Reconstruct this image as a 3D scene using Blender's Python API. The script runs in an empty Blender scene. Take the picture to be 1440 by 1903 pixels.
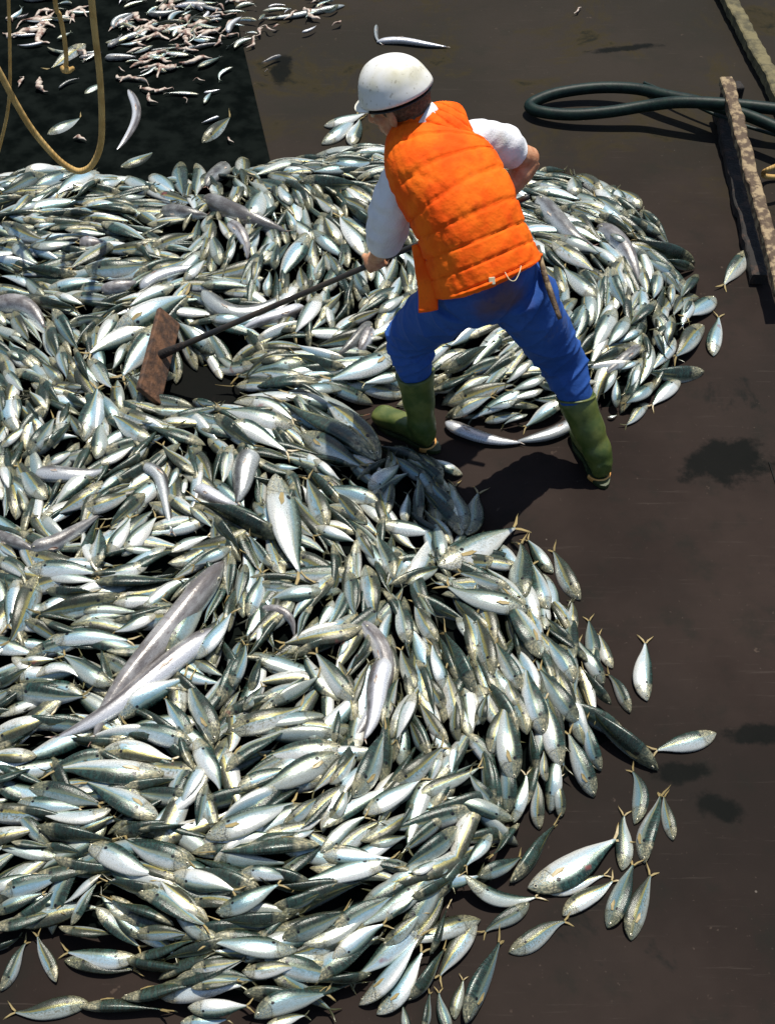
import bpy, bmesh, math, random
import numpy as np
from mathutils import Vector, Matrix
R = math.radians
random.seed(7); rng = np.random.default_rng(7)
SC = bpy.context.scene
COL = SC.collection

# ------------------------------------------------------------------ camera, world, sun, exposure
CAM_H, PITCH, FPX = 3.6, R(50), 2300.0
cd = bpy.data.cameras.new('camera'); cam = bpy.data.objects.new('camera', cd); COL.objects.link(cam)
cam.location = (0, 0, CAM_H); cam.rotation_euler = (math.pi/2 - PITCH, 0, 0)
cd.sensor_fit = 'VERTICAL'; cd.sensor_height = 24.0; cd.lens = 24.0*FPX/1903.0
cd.clip_start = 0.05; cd.clip_end = 500
SC.camera = cam
SUN_EL = R(71); SHX, SHY = -0.34, -1.0          # direction the shadows fall on the deck
n_ = math.hypot(SHX, SHY); SHX, SHY = SHX/n_, SHY/n_
w = bpy.data.worlds.new('World'); SC.world = w; w.use_nodes = True
nt = w.node_tree; nt.nodes.clear()
sky = nt.nodes.new('ShaderNodeTexSky'); sky.sky_type = 'NISHITA'; sky.sun_disc = False
sky.sun_elevation = SUN_EL; sky.sun_rotation = math.atan2(-SHX, -SHY)
bg = nt.nodes.new('ShaderNodeBackground'); bg.inputs['Strength'].default_value = 0.10
ow = nt.nodes.new('ShaderNodeOutputWorld')
nt.links.new(sky.outputs[0], bg.inputs[0]); nt.links.new(bg.outputs[0], ow.inputs[0])
sl = bpy.data.lights.new('sun', 'SUN'); sl.energy = 4.8; sl.angle = R(0.5); sl.color = (1.0, 0.95, 0.86)
sun = bpy.data.objects.new('sun', sl); COL.objects.link(sun)
sd = Vector((SHX*math.cos(SUN_EL), SHY*math.cos(SUN_EL), -math.sin(SUN_EL)))
sun.rotation_euler = sd.to_track_quat('-Z', 'Y').to_euler(); sun.location = (1, 3, 6)
SC.view_settings.view_transform = 'Standard'; SC.view_settings.look = 'None'
SC.view_settings.exposure = 0.15; SC.view_settings.gamma = 1.0
SC.render.engine = 'CYCLES'

# ------------------------------------------------------------------ survey: photo pixel + height -> world point
S_, C_ = math.sin(PITCH), math.cos(PITCH)
def P(px, py, z=0.0):
    a = (px-720)/FPX; v = (py-951.5)/FPX
    zc = (CAM_H - z)/(S_ + v*C_)
    return np.array([a*zc, zc*(C_ - v*S_), z])
def PY(px, py, Y):
    """the point on the vertical plane y = Y"""
    a = (px-720)/FPX; v = (py-951.5)/FPX
    zc = Y/(C_ - v*S_)
    return np.array([a*zc, Y, CAM_H - zc*(S_ + v*C_)])
def proj(p):
    x, y, z = p[0], p[1], p[2]-CAM_H
    zc = y*C_ - z*S_; vv = -(y*S_ + z*C_)
    return 720 + FPX*x/zc, 951.5 + FPX*vv/zc
CAMP = np.array([0, 0, CAM_H])
def unit(v):
    v = np.asarray(v, float); return v/(np.linalg.norm(v)+1e-12)

# ------------------------------------------------------------------ materials
MATS = {}
class NT:
    def __init__(s, name):
        s.m = bpy.data.materials.new(name); s.m.use_nodes = True; s.t = s.m.node_tree
        s.b = s.t.nodes['Principled BSDF']; MATS[name] = s.m
    def n(s, typ, **kw):
        nd = s.t.nodes.new(typ)
        for k, v in kw.items(): setattr(nd, k, v)
        return nd
    def set(s, sock, v):
        if hasattr(v, 'is_output') or isinstance(v, bpy.types.NodeSocket): s.t.links.new(v, sock)
        else: sock.default_value = v
    def math(s, op, a, b=0.0, c=0.0, clamp=False):
        nd = s.n('ShaderNodeMath', operation=op); nd.use_clamp = clamp
        s.set(nd.inputs[0], a); s.set(nd.inputs[1], b); s.set(nd.inputs[2], c); return nd.outputs[0]
    def ss(s, x, a, b):
        nd = s.n('ShaderNodeMapRange', interpolation_type='SMOOTHSTEP')
        s.set(nd.inputs['Value'], x); s.set(nd.inputs['From Min'], a); s.set(nd.inputs['From Max'], b)
        return nd.outputs['Result']
    def mix(s, f, a, b, bt='MIX'):
        nd = s.n('ShaderNodeMix', data_type='RGBA', blend_type=bt)
        s.set(nd.inputs[0], f)
        for i, v in ((6, a), (7, b)):
            s.set(nd.inputs[i], (*v, 1) if isinstance(v, tuple) and len(v) == 3 else v)
        return nd.outputs[2]
    def noise(s, scale, detail=3, rough=.55, vec=None, dist=0.0):
        nd = s.n('ShaderNodeTexNoise'); nd.inputs['Scale'].default_value = scale
        nd.inputs['Detail'].default_value = detail; nd.inputs['Roughness'].default_value = rough
        nd.inputs['Distortion'].default_value = dist
        if vec is None:
            if not hasattr(s, 'tc'): s.tc = s.n('ShaderNodeTexCoord')
            vec = s.tc.outputs['Object']
        s.t.links.new(vec, nd.inputs['Vector']); return nd.outputs['Fac']
    def bump(s, h, strength, dist=.01):
        nd = s.n('ShaderNodeBump'); nd.inputs['Strength'].default_value = strength
        nd.inputs['Distance'].default_value = dist
        s.t.links.new(h, nd.inputs['Height']); s.t.links.new(nd.outputs[0], s.b.inputs['Normal'])
    def fin(s, col=None, rough=None, metal=None, spec=None):
        for k, v in (('Base Color', col), ('Roughness', rough), ('Metallic', metal), ('Specular IOR Level', spec)):
            if v is not None: s.set(s.b.inputs[k], (*v, 1) if isinstance(v, tuple) and len(v) == 3 else v)
        return s.m

def simple(name, c1, c2, scale=20, rough=.6, bump=0.0, metal=0.0, detail=4, spec=.5, bscale=None, lo=.35, hi=.65):
    q = NT(name); f = q.noise(scale, detail); f2 = q.ss(f, lo, hi)
    if bump: q.bump(q.noise(bscale or scale*3, 4), bump, .01)
    return q.fin(q.mix(f2, c1, c2), rough, metal, spec)

# fish skin: u along the fish, v from belly (-1) to back (+1); tint = olive, dark back, purple
def fish_skin():
    q = NT('fish_skin')
    at = q.n('ShaderNodeAttribute', attribute_name='fcoord'); se = q.n('ShaderNodeSeparateXYZ')
    q.t.links.new(at.outputs['Vector'], se.inputs[0]); u, v, rd = se.outputs
    a2 = q.n('ShaderNodeAttribute', attribute_name='ftint'); s2 = q.n('ShaderNodeSeparateXYZ')
    q.t.links.new(a2.outputs['Vector'], s2.inputs[0]); ol, dk, pu = s2.outputs
    cv = q.n('ShaderNodeCombineXYZ')
    q.set(cv.inputs[0], q.math('MULTIPLY', u, 7.0)); q.set(cv.inputs[1], q.math('MULTIPLY', v, 1.2)); q.set(cv.inputs[2], q.math('MULTIPLY', rd, 37.0))
    P_ = cv.outputs[0]
    n1 = q.noise(1.1, 4, .6, P_); n2 = q.noise(5.0, 5, .65, P_); n3 = q.noise(14.0, 3, .6, P_)
    cs = q.n('ShaderNodeCombineXYZ')
    q.set(cs.inputs[0], q.math('MULTIPLY', u, 22.0)); q.set(cs.inputs[1], q.math('MULTIPLY', v, 1.0)); q.set(cs.inputs[2], rd)
    stripes = q.noise(1.3, 2, .5, cs.outputs[0], 1.2)
    # flank
    fl = q.mix(q.ss(rd, 0.0, 1.0), (.40, .60, .70), (.84, .86, .81))
    fl = q.mix(q.math('MULTIPLY', q.ss(n1, .45, .75), .45), fl, (.36, .52, .56))
    fl = q.mix(q.math('MULTIPLY', q.ss(n2, .42, .66), q.math('MULTIPLY_ADD', ol, .75, .20)), fl, (.26, .21, .09))
    # upper flank: teal iridescence, then the dark back
    vb = q.math('ADD', v, q.math('MULTIPLY', q.math('SUBTRACT', n2, .5), .35))
    lo = q.math('SUBTRACT', .34, q.math('MULTIPLY', dk, .75))
    teal = q.ss(vb, q.math('SUBTRACT', lo, .42), lo)
    fl = q.mix(q.math('MULTIPLY', teal, .72), fl, (.11, .30, .36))
    band = q.math('MULTIPLY', q.ss(vb, q.math('SUBTRACT', lo, .1), lo), q.math('MULTIPLY_ADD', ol, .55, .26))
    fl = q.mix(band, fl, (.46, .37, .07))
    backm = q.ss(vb, lo, q.math('ADD', lo, .38))
    back = q.mix(q.ss(stripes, .42, .6), (.006, .022, .017), (.020, .070, .058))
    back = q.mix(q.math('MULTIPLY', ol, .6), back, (.06, .05, .025))
    c = q.mix(backm, fl, back)
    bsp = q.math('MULTIPLY', q.ss(n3, .54, .62), q.ss(v, -.6, .2))
    c = q.mix(q.math('MULTIPLY', bsp, q.math('MULTIPLY_ADD', ol, .5, .28)), c, (.05, .06, .04))
    # belly
    c = q.mix(q.math('MULTIPLY', q.ss(v, -.30, -.85), .85), c, (.80, .78, .70))
    # yellow lateral line towards the tail
    ll = q.math('MULTIPLY', q.ss(q.math('ABSOLUTE', q.math('SUBTRACT', v, .12)), .16, .03), q.ss(u, .42, .72))
    c = q.mix(q.math('MULTIPLY', ll, .45), c, (.50, .42, .12))
    # head: mottled, gill edge, eye ring, gill spot
    hd = q.ss(u, .27, .20)
    c = q.mix(q.math('MULTIPLY', hd, .30), c, (.46, .44, .30))
    mot = q.math('MULTIPLY', hd, q.ss(n3, .475, .545))
    c = q.mix(q.math('MULTIPLY', mot, .80), c, (.035, .04, .03))
    c = q.mix(q.math('MULTIPLY', q.math('MULTIPLY', hd, q.ss(n2, .56, .40)), .5), c, (.80, .70, .42))
    c = q.mix(q.math('MULTIPLY', q.ss(q.math('ABSOLUTE', q.math('ADD', v, q.math('MULTIPLY', u, 4.0))), .10, .02), q.ss(u, .07, .05)), c, (.02, .015, .01))
    gl = q.math('SUBTRACT', u, q.math('MULTIPLY_ADD', q.math('MULTIPLY', v, v), -.055, .225))
    gill = q.ss(q.math('ABSOLUTE', gl), .011, .003)
    c = q.mix(q.math('MULTIPLY', gill, .45), c, (.06, .055, .045))
    def disc(uu, vv, ru, rv, soft=.6):
        a = q.math('DIVIDE', q.math('SUBTRACT', u, uu), ru); b = q.math('DIVIDE', q.math('SUBTRACT', v, vv), rv)
        return q.ss(q.math('ADD', q.math('MULTIPLY', a, a), q.math('MULTIPLY', b, b)), 1.0, soft)
    c = q.mix(disc(.262, .25, .022, .17), c, (.008, .008, .01))
    # purple-brown kind
    pb = q.mix(q.ss(n1, .35, .7), (.14, .125, .12), (.36, .35, .34))
    pb = q.mix(q.math('MULTIPLY', q.ss(n2, .52, .7), .6), pb, (.08, .05, .05))
    pw = q.mix(q.ss(v, .15, -.45), pb, (.72, .72, .73))
    c = q.mix(pu, c, pw)
    # every fish a little duller or cleaner than the next
    dull = q.ss(q.math('FRACT', q.math('MULTIPLY', rd, 7.31)), .25, 1.0)
    c = q.mix(q.math('MULTIPLY', dull, .55), c, (.10, .115, .085), 'MULTIPLY') if False else q.mix(q.math('MULTIPLY', dull, .72), c, q.mix(1.0, c, (.34, .40, .36), 'MULTIPLY'))
    # streaky scuffs, scales lost, a little blood
    sc_ = q.math('MULTIPLY', q.ss(n3, .56, .68), .5)
    c = q.mix(sc_, c, (.12, .11, .08))
    ge = q.n('ShaderNodeNewGeometry')
    bl = q.noise(9.0, 3, .6, ge.outputs['Position'])
    c = q.mix(q.math('MULTIPLY', q.ss(bl, .70, .78), .6), c, (.30, .06, .05))
    q.bump(n3, .25, .004)
    r = q.math('MULTIPLY_ADD', n2, .28, .14)
    m = q.fin(c, r, q.math('MULTIPLY_ADD', backm, -.25, .42), .7)
    return m
fish_skin()

def fin_mat():
    q = NT('fish_fin')
    f = q.noise(60, 3)
    q.fin(q.mix(f, (.44, .32, .11), (.20, .17, .10)), .4, 0, .5)
fin_mat()
NT('eye').fin((.012, .012, .014), .08, 0, .8)
NT('eye_ring').fin((.60, .56, .40), .25, .3)

def deck_mat():
    q = NT('deck_paint'); ge = q.n('ShaderNodeNewGeometry'); p = ge.outputs['Position']
    se = q.n('ShaderNodeSeparateXYZ'); q.t.links.new(p, se.inputs[0])
    n1 = q.noise(.9, 5, .6, p); n2 = q.noise(5, 6, .65, p); n3 = q.noise(55, 4, .6, p); n4 = q.noise(2.2, 6, .7, p, .6)
    c = q.mix(q.ss(n1, .35, .65), (.0175, .0122, .0102), (.030, .0210, .0172))
    c = q.mix(q.math('MULTIPLY', q.ss(q.noise(.6, 3, .5, p), .42, .62), .5), c, (.011, .0105, .009))
    c = q.mix(q.math('MULTIPLY', q.ss(n2, .5, .72), .5), c, (.012, .0135, .011))
    # greyer, mossy further up the deck
    far = q.ss(se.outputs[1], 4.0, 6.2)
    c = q.mix(q.math('MULTIPLY', far, .55), c, (.030, .027, .020))
    c = q.mix(q.math('MULTIPLY', q.math('MULTIPLY', far, q.ss(n4, .5, .66)), .8), c, (.034, .026, .010))
    c = q.mix(q.math('MULTIPLY', q.ss(n4, .60, .70), .75), c, (.006, .008, .007))
    c = q.mix(q.math('MULTIPLY', q.ss(n3, .66, .74), .35), c, (.10, .075, .06))
    c = q.mix(q.math('MULTIPLY', q.ss(q.noise(16, 3, .6, p), .70, .76), .4), c, (.11, .08, .06))
    sv_ = q.n('ShaderNodeMapping'); sv_.inputs['Scale'].default_value = (1.2, 26, 1); sv_.inputs['Rotation'].default_value = (0, 0, .25); q.t.links.new(p, sv_.inputs['Vector'])
    scr = q.noise(2.2, 5, .7, sv_.outputs[0])
    c = q.mix(q.math('MULTIPLY', q.ss(scr, .60, .70), .35), c, (.060, .048, .040))
    vo = q.n('ShaderNodeTexVoronoi'); vo.inputs['Scale'].default_value = 16; q.t.links.new(p, vo.inputs['Vector'])
    c = q.mix(q.math('MULTIPLY', q.ss(vo.outputs['Distance'], .075, .05), q.ss(q.noise(3, 3, .6, p), .60, .70)), c, (.14, .12, .10))
    # wet and oily patches, and one darkening the hollow by the rake board, each with its own ragged outline
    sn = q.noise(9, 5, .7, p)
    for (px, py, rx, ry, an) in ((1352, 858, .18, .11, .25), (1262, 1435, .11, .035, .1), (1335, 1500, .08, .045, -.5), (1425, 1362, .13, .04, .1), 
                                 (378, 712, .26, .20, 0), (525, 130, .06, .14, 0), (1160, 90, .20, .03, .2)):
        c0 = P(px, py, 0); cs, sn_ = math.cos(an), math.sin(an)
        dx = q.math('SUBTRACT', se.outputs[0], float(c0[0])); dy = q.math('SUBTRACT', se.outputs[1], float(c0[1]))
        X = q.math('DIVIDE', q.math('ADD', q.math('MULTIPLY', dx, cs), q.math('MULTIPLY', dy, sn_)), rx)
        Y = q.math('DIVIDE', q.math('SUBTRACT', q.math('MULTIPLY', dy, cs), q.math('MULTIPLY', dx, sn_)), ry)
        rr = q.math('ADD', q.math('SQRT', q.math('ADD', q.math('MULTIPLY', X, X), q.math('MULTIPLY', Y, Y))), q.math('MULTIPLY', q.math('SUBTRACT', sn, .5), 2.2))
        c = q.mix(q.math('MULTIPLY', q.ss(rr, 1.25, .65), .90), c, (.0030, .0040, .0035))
    q.bump(q.math('ADD', n3, q.math('MULTIPLY', n2, 2.0)), .18, .004)
    q.fin(c, q.math('MULTIPLY_ADD', n2, .2, .55), 0, .035)
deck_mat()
simple('wet_mat_and_gap_shade', (.0015, .0025, .0022), (.0055, .0075, .0065), 9, .8, .2, spec=.01)
simple('oil_stain', (.006, .007, .006), (.013, .012, .010), 12, .5, 0, spec=.06)
simple('hose_rubber', (.003, .010, .008), (.006, .020, .014), 30, .5, .1, spec=.25)
simple('rust_timber', (.075, .045, .022), (.30, .22, .12), 26, .75, .8, lo=.45, hi=.62, bscale=60)
simple('dark_timber', (.010, .007, .005), (.042, .022, .013), 22, .8, .8, lo=.5, hi=.66)
simple('mossy_timber', (.055, .048, .020), (.15, .125, .055), 18, .8, .7)
simple('blade_wood', (.040, .020, .011), (.135, .062, .028), 22, .75, .6)
simple('pole_metal', (.012, .012, .012), (.05, .035, .02), 10, .45, .1)
simple('skin', (.46, .19, .09), (.60, .30, .16), 40, .5, .15)
simple('hair', (.05, .035, .02), (.12, .085, .05), 90, .7, .6)
simple('boot_rubber', (.048, .078, .014), (.115, .135, .030), 14, .42, .12, spec=.5)
simple('boot_sole', (.62, .28, .06), (.72, .40, .12), 20, .5, .2)
simple('boot_tread', (.022, .034, .010), (.045, .060, .018), 20, .5, .2)
simple('white_strap', (.62, .50, .28), (.74, .66, .46), 50, .7)
simple('black_clip', (.01, .01, .01), (.02, .02, .02), 50, .4)

def rope_mat():
    q = NT('rope_fibre'); ge = q.noise(220, 2)
    wv = q.n('ShaderNodeTexWave'); wv.inputs['Scale'].default_value = 28; wv.inputs['Distortion'].default_value = 1.5
    q.t.links.new(q.tc.outputs['Object'], wv.inputs['Vector'])
    q.bump(wv.outputs['Fac'], .5, .004)
    q.fin(q.mix(q.ss(q.noise(12, 3), .35, .65), (.42, .25, .07), (.58, .38, .13)), .8)
rope_mat()
def vest_mat():
    q = NT('vest_cloth'); n1 = q.noise(9, 4); n2 = q.noise(60, 3); n3 = q.noise(26, 4)
    c = q.mix(q.ss(n1, .35, .65), (.88, .095, .004), (.96, .165, .008))
    c = q.mix(q.math('MULTIPLY', q.ss(n3, .55, .72), .35), c, (.55, .055, .006))
    c = q.mix(q.math('MULTIPLY', q.ss(q.noise(5, 5, .65), .60, .72), .45), c, (.30, .07, .02))
    q.bump(q.math('ADD', q.math('MULTIPLY', n3, 2.0), n2), .35, .006)
    q.fin(c, .8, 0, .15)
vest_mat()
def trouser_mat():
    q = NT('trouser_cloth')
    n1 = q.noise(7, 4); n2 = q.noise(120, 2)
    se = q.n('ShaderNodeSeparateXYZ'); ge = q.n('ShaderNodeNewGeometry')
    c = q.mix(q.ss(n1, .3, .7), (.016, .068, .27), (.030, .100, .36))
    vm = q.n('ShaderNodeVectorMath', operation='DISTANCE'); q.t.links.new(ge.outputs['Position'], vm.inputs[0])
    vm.inputs[1].default_value = tuple(P(938, 570, .86)+unit(CAMP-P(938, 570, .86))*.13)
    d = q.math('ADD', vm.outputs['Value'], q.math('MULTIPLY', q.math('SUBTRACT', n1, .5), .16))
    c = q.mix(q.math('MULTIPLY', q.ss(d, .16, .06), .8), c, (.13, .065, .035))     # seat worn brown with dirt
    c = q.mix(q.math('MULTIPLY', q.ss(q.noise(14, 5, .65), .52, .68), .5), c, (.015, .035, .13))
    c = q.mix(q.math('MULTIPLY', q.ss(q.noise(6, 5, .7), .60, .70), .3), c, (.16, .15, .14))
    q.bump(q.math('ADD', n2, q.math('MULTIPLY', q.noise(25, 4), 2.0)), .3, .004)
    q.fin(c, .75, 0, .25)
trouser_mat()
def shirt_mat():
    q = NT('shirt_cloth'); n1 = q.noise(22, 4)
    q.bump(q.math('ADD', n1, q.noise(150, 2)), .35, .006)
    q.fin(q.mix(q.ss(q.noise(10, 4), .45, .8), (.80, .80, .82), (.58, .56, .52)), .8, 0, .2)
shirt_mat()
def helmet_mat():
    q = NT('helmet_shell'); n1 = q.noise(16, 5); n2 = q.noise(7, 3)
    q.bump(n1, .15, .004)
    c = q.mix(q.ss(n2, .45, .75), (.82, .81, .76), (.70, .66, .48))
    c = q.mix(q.math('MULTIPLY', q.ss(n1, .56, .70), .4), c, (.50, .46, .30))
    c = q.mix(q.math('MULTIPLY', q.ss(q.noise(60, 4), .60, .68), .5), c, (.30, .26, .17))
    q.fin(c, .38, 0, .5)
helmet_mat()
simple('scrap_flesh', (.22, .12, .085), (.52, .44, .36), 34, .45, .3, lo=.40, hi=.55)

# ------------------------------------------------------------------ mesh helpers
def link(name, me, mat=None, parent=None, loc=None):
    o = bpy.data.objects.new(name, me); COL.objects.link(o)
    if mat: me.materials.append(MATS[mat])
    if loc is not None: o.location = loc
    if parent: o.parent = parent
    return o
def mk(name, V, F, mat=None, parent=None, smooth=True, centre=True):
    """mesh object from world-space verts; its origin sits at the piece's own centre"""
    V = np.asarray(V, float)
    base = np.array(parent['_base']) if parent is not None and '_base' in parent else np.zeros(3)
    c = V.mean(0) if centre else base
    me = bpy.data.meshes.new(name); me.from_pydata((V-c).tolist(), [], F); me.validate()
    if smooth: me.polygons.foreach_set('use_smooth', [True]*len(me.polygons))
    me.update()
    return link(name, me, mat, parent, Vector(c-base))
def root(name, base, label, cat, group=None):
    o = bpy.data.objects.new(name, None); COL.objects.link(o); o.location = Vector(base)
    o.empty_display_size = .05; o['_base'] = [float(b) for b in base]
    tag(o, label, cat, group); return o
def tag(o, label=None, cat=None, group=None, kind=None):
    for k, v in (('label', label), ('category', cat), ('group', group), ('kind', kind)):
        if v: o[k] = v
    return o
def cspline(pts, n):
    """Catmull-Rom through pts (any dimension), n samples"""
    p = np.asarray(pts, float); p = np.vstack([2*p[0]-p[1], p, 2*p[-1]-p[-2]])
    m = len(p)-3; out = []
    for t in np.linspace(0, m, n):
        i = min(int(t), m-1); f = t-i; a, b, c, d = p[i:i+4]
        out.append(.5*((2*b)+(-a+c)*f+(2*a-5*b+4*c-d)*f*f+(-a+3*b-3*c+d)*f**3))
    return np.array(out)
def loft(ctrs, ra, rb, side=None, M=24, cap=True, expo=2.0):
    """tube through ctrs, half widths ra (along 'side') and rb; returns V, F"""
    ctrs = np.asarray(ctrs, float); n = len(ctrs)
    ra = np.broadcast_to(ra, n); rb = np.broadcast_to(rb, n)
    T = np.gradient(ctrs, axis=0); T = T/(np.linalg.norm(T, axis=1)[:, None]+1e-12)
    if side is None:
        s0 = np.cross(T[0], [0, 0, 1.0]);
        if np.linalg.norm(s0) < .1: s0 = np.cross(T[0], [0, 1.0, 0])
        side = unit(s0)
    side = np.asarray(side, float)
    per = side.ndim == 2
    V = []; prev = side[0] if per else side
    for i in range(n):
        sv = side[i] if per else prev
        a = unit(sv - T[i]*np.dot(sv, T[i])); b = np.cross(T[i], a); prev = a
        for k in range(M):
            an = 2*math.pi*k/M; cx, sx = math.cos(an), math.sin(an)
            if expo != 2: cx = math.copysign(abs(cx)**(2/expo), cx); sx = math.copysign(abs(sx)**(2/expo), sx)
            V.append(ctrs[i] + a*cx*ra[i] + b*sx*rb[i])
    F = [(i*M+k, i*M+(k+1) % M, (i+1)*M+(k+1) % M, (i+1)*M+k) for i in range(n-1) for k in range(M)]
    if cap:
        V.append(ctrs[0]-T[0]*min(ra[0], rb[0])*.35); V.append(ctrs[-1]+T[-1]*min(ra[-1], rb[-1])*.35); c0, c1 = len(V)-2, len(V)-1
        F += [(c0, (k+1) % M, k) for k in range(M)] + [(c1, (n-1)*M+k, (n-1)*M+(k+1) % M) for k in range(M)]
    return np.array(V), F
def tube(pts, rad, n=40, M=16, side=None, flat=1.0, cap=True):
    c = cspline(pts, n); r = np.interp(np.linspace(0, 1, n), np.linspace(0, 1, len(rad)), rad) if hasattr(rad, '__len__') else np.full(n, rad)
    return loft(c, r, r*flat, side, M, cap)
def join(parts):
    V = []; F = []; o = 0
    for v, f in parts:
        V.append(v); F += [tuple(i+o for i in q) for q in f]; o += len(v)
    return np.vstack(V), F
def box(c, ax, hs, bev=.1):
    """box with chamfered edges: centre, three axes, three half sizes"""
    c = np.asarray(c, float); bm = bmesh.new(); bmesh.ops.create_cube(bm, size=2)
    bmesh.ops.scale(bm, vec=Vector(hs), verts=bm.verts)
    bmesh.ops.bevel(bm, geom=bm.edges[:], offset=min(hs)*bev*2, segments=2, affect='EDGES', profile=.5)
    A = np.array([unit(a) for a in ax]); V = np.array([v.co[:] for v in bm.verts]) @ A + c
    F = [tuple(v.index for v in f.verts) for f in bm.faces]; bm.free(); return V, F
def ell(c, ax, rs, n=20, m=28):
    A = np.array([unit(a) for a in ax]); V = []
    for i in range(n+1):
        th = math.pi*i/n
        for k in range(m):
            ph = 2*math.pi*k/m
            V.append((math.sin(th)*math.cos(ph)*rs[0], math.sin(th)*math.sin(ph)*rs[1], math.cos(th)*rs[2]))
    F = [(i*m+k, (i+1)*m+k, (i+1)*m+(k+1) % m, i*m+(k+1) % m) for i in range(n) for k in range(m)]
    return np.array(V) @ A + np.asarray(c, float), F
def remesh(parts, voxel, smooth=6, fac=.6):
    """melt closed pieces into one continuous surface"""
    V, F = join(parts); me = bpy.data.meshes.new('tmp'); me.from_pydata(V.tolist(), [], F); me.update()
    bm = bmesh.new(); bm.from_mesh(me); bmesh.ops.remove_doubles(bm, verts=bm.verts, dist=1e-5)
    bmesh.ops.recalc_face_normals(bm, faces=bm.faces); bm.to_mesh(me); bm.free()
    o = bpy.data.objects.new('tmp', me); COL.objects.link(o)
    m = o.modifiers.new('r', 'REMESH'); m.mode = 'VOXEL'; m.voxel_size = voxel
    if smooth: q = o.modifiers.new('s', 'SMOOTH'); q.iterations = smooth; q.factor = fac
    dg = bpy.context.evaluated_depsgraph_get(); ev = o.evaluated_get(dg); m2 = bpy.data.meshes.new_from_object(ev)
    V = np.empty(len(m2.vertices)*3); m2.vertices.foreach_get('co', V); V = V.reshape(-1, 3)
    N = np.empty(len(m2.vertices)*3); m2.vertices.foreach_get('normal', N); N = N.reshape(-1, 3)
    F = [tuple(p.vertices) for p in m2.polygons]
    bpy.data.objects.remove(o); bpy.data.meshes.remove(me); bpy.data.meshes.remove(m2)
    return V, F, N
_ph = rng.uniform(0, 6.28, 24); _dr = rng.normal(size=(24, 3)); _dr /= np.linalg.norm(_dr, axis=1)[:, None]
def wob(V, freq, seed=0, n=8):
    """smooth pseudo noise of points, about -1..1"""
    s = np.zeros(len(V))
    for i in range(n):
        j = (i+seed*5) % 24
        s += np.sin(V @ _dr[j]*freq*(.6+.22*i)+_ph[j]*(1+seed))
    return s/math.sqrt(n)/1.4
# ------------------------------------------------------------------ the deck and what is part of it
def sheet(name, x0, x1, y0, y1, z, mat, kind='structure', n=2):
    V = [(x0, y0, z), (x1, y0, z), (x1, y1, z), (x0, y1, z)]
    me = bpy.data.meshes.new(name); me.from_pydata(V, [], [(0, 1, 2, 3)]); me.update()
    return tag(link(name, me, mat), kind=kind)
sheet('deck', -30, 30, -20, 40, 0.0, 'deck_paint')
def blotch(name, pts, z, mat, kind='structure', wobble=.012, n=90):
    """flat patch with an uneven rim, outline given in world xy"""
    c = cspline(list(pts)+[pts[0]], n)[:-1]
    ang = np.arange(len(c))
    c = c + wobble*np.stack([np.sin(ang*1.7)+np.sin(ang*.61+1), np.cos(ang*1.3)+np.sin(ang*.83+2)], 1)*.6
    V = [(x, y, z) for x, y in c]; m = c.mean(0); V.append((m[0], m[1], z)); k = len(c)
    me = bpy.data.meshes.new(name); me.from_pydata(V, [], [(i, (i+1) % k, k) for i in range(k)]); me.update()
    return tag(link(name, me, mat), kind=kind)
def gp(*px): return [tuple(P(x, y, 0)[:2]) for x, y in px]

# dark rubber mat under the far corner of the catch (raised edge towards the open deck)
e0 = P(428, -30, 0); e1 = P(447, 66, 0); e2 = P(503, 303, 0); e3 = P(560, 520, 0)
poly = [P(-700, -260, 0), P(395, -200, 0), e1, e2, e3, P(-700, 560, 0)]
V = [(p[0], p[1], z) for z in (.001, .014) for p in poly]; k = len(poly)
F = [tuple(range(k))[::-1], tuple(range(k, 2*k))] + [(i, (i+1) % k, k+(i+1) % k, k+i) for i in range(k)]
mat_o = mk('rubber_mat', V, F, 'wet_mat_and_gap_shade', smooth=False)
tag(mat_o, 'wide black rubber mat on the deck, littered with fish scraps beyond the catch', 'mat')
# raised welded seams of the deck plates
for a, b in (((1395, 1905), (1436, 830)), ):
    pass
def seam(p0, p1, wd=.006):
    a, b = P(*p0, 0), P(*p1, 0); t = unit(b-a); s = np.array([-t[1], t[0], 0])
    c = (a+b)/2; V, F = box(c+[0, 0, .002], (t, s, (0, 0, 1)), (np.linalg.norm(b-a)/2, wd/2, .003), .2)
    return tag(mk('deck_seam', V, F, 'oil_stain', smooth=False), kind='structure')
seam((1428, 860), (1475, 1010), .005)

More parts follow.
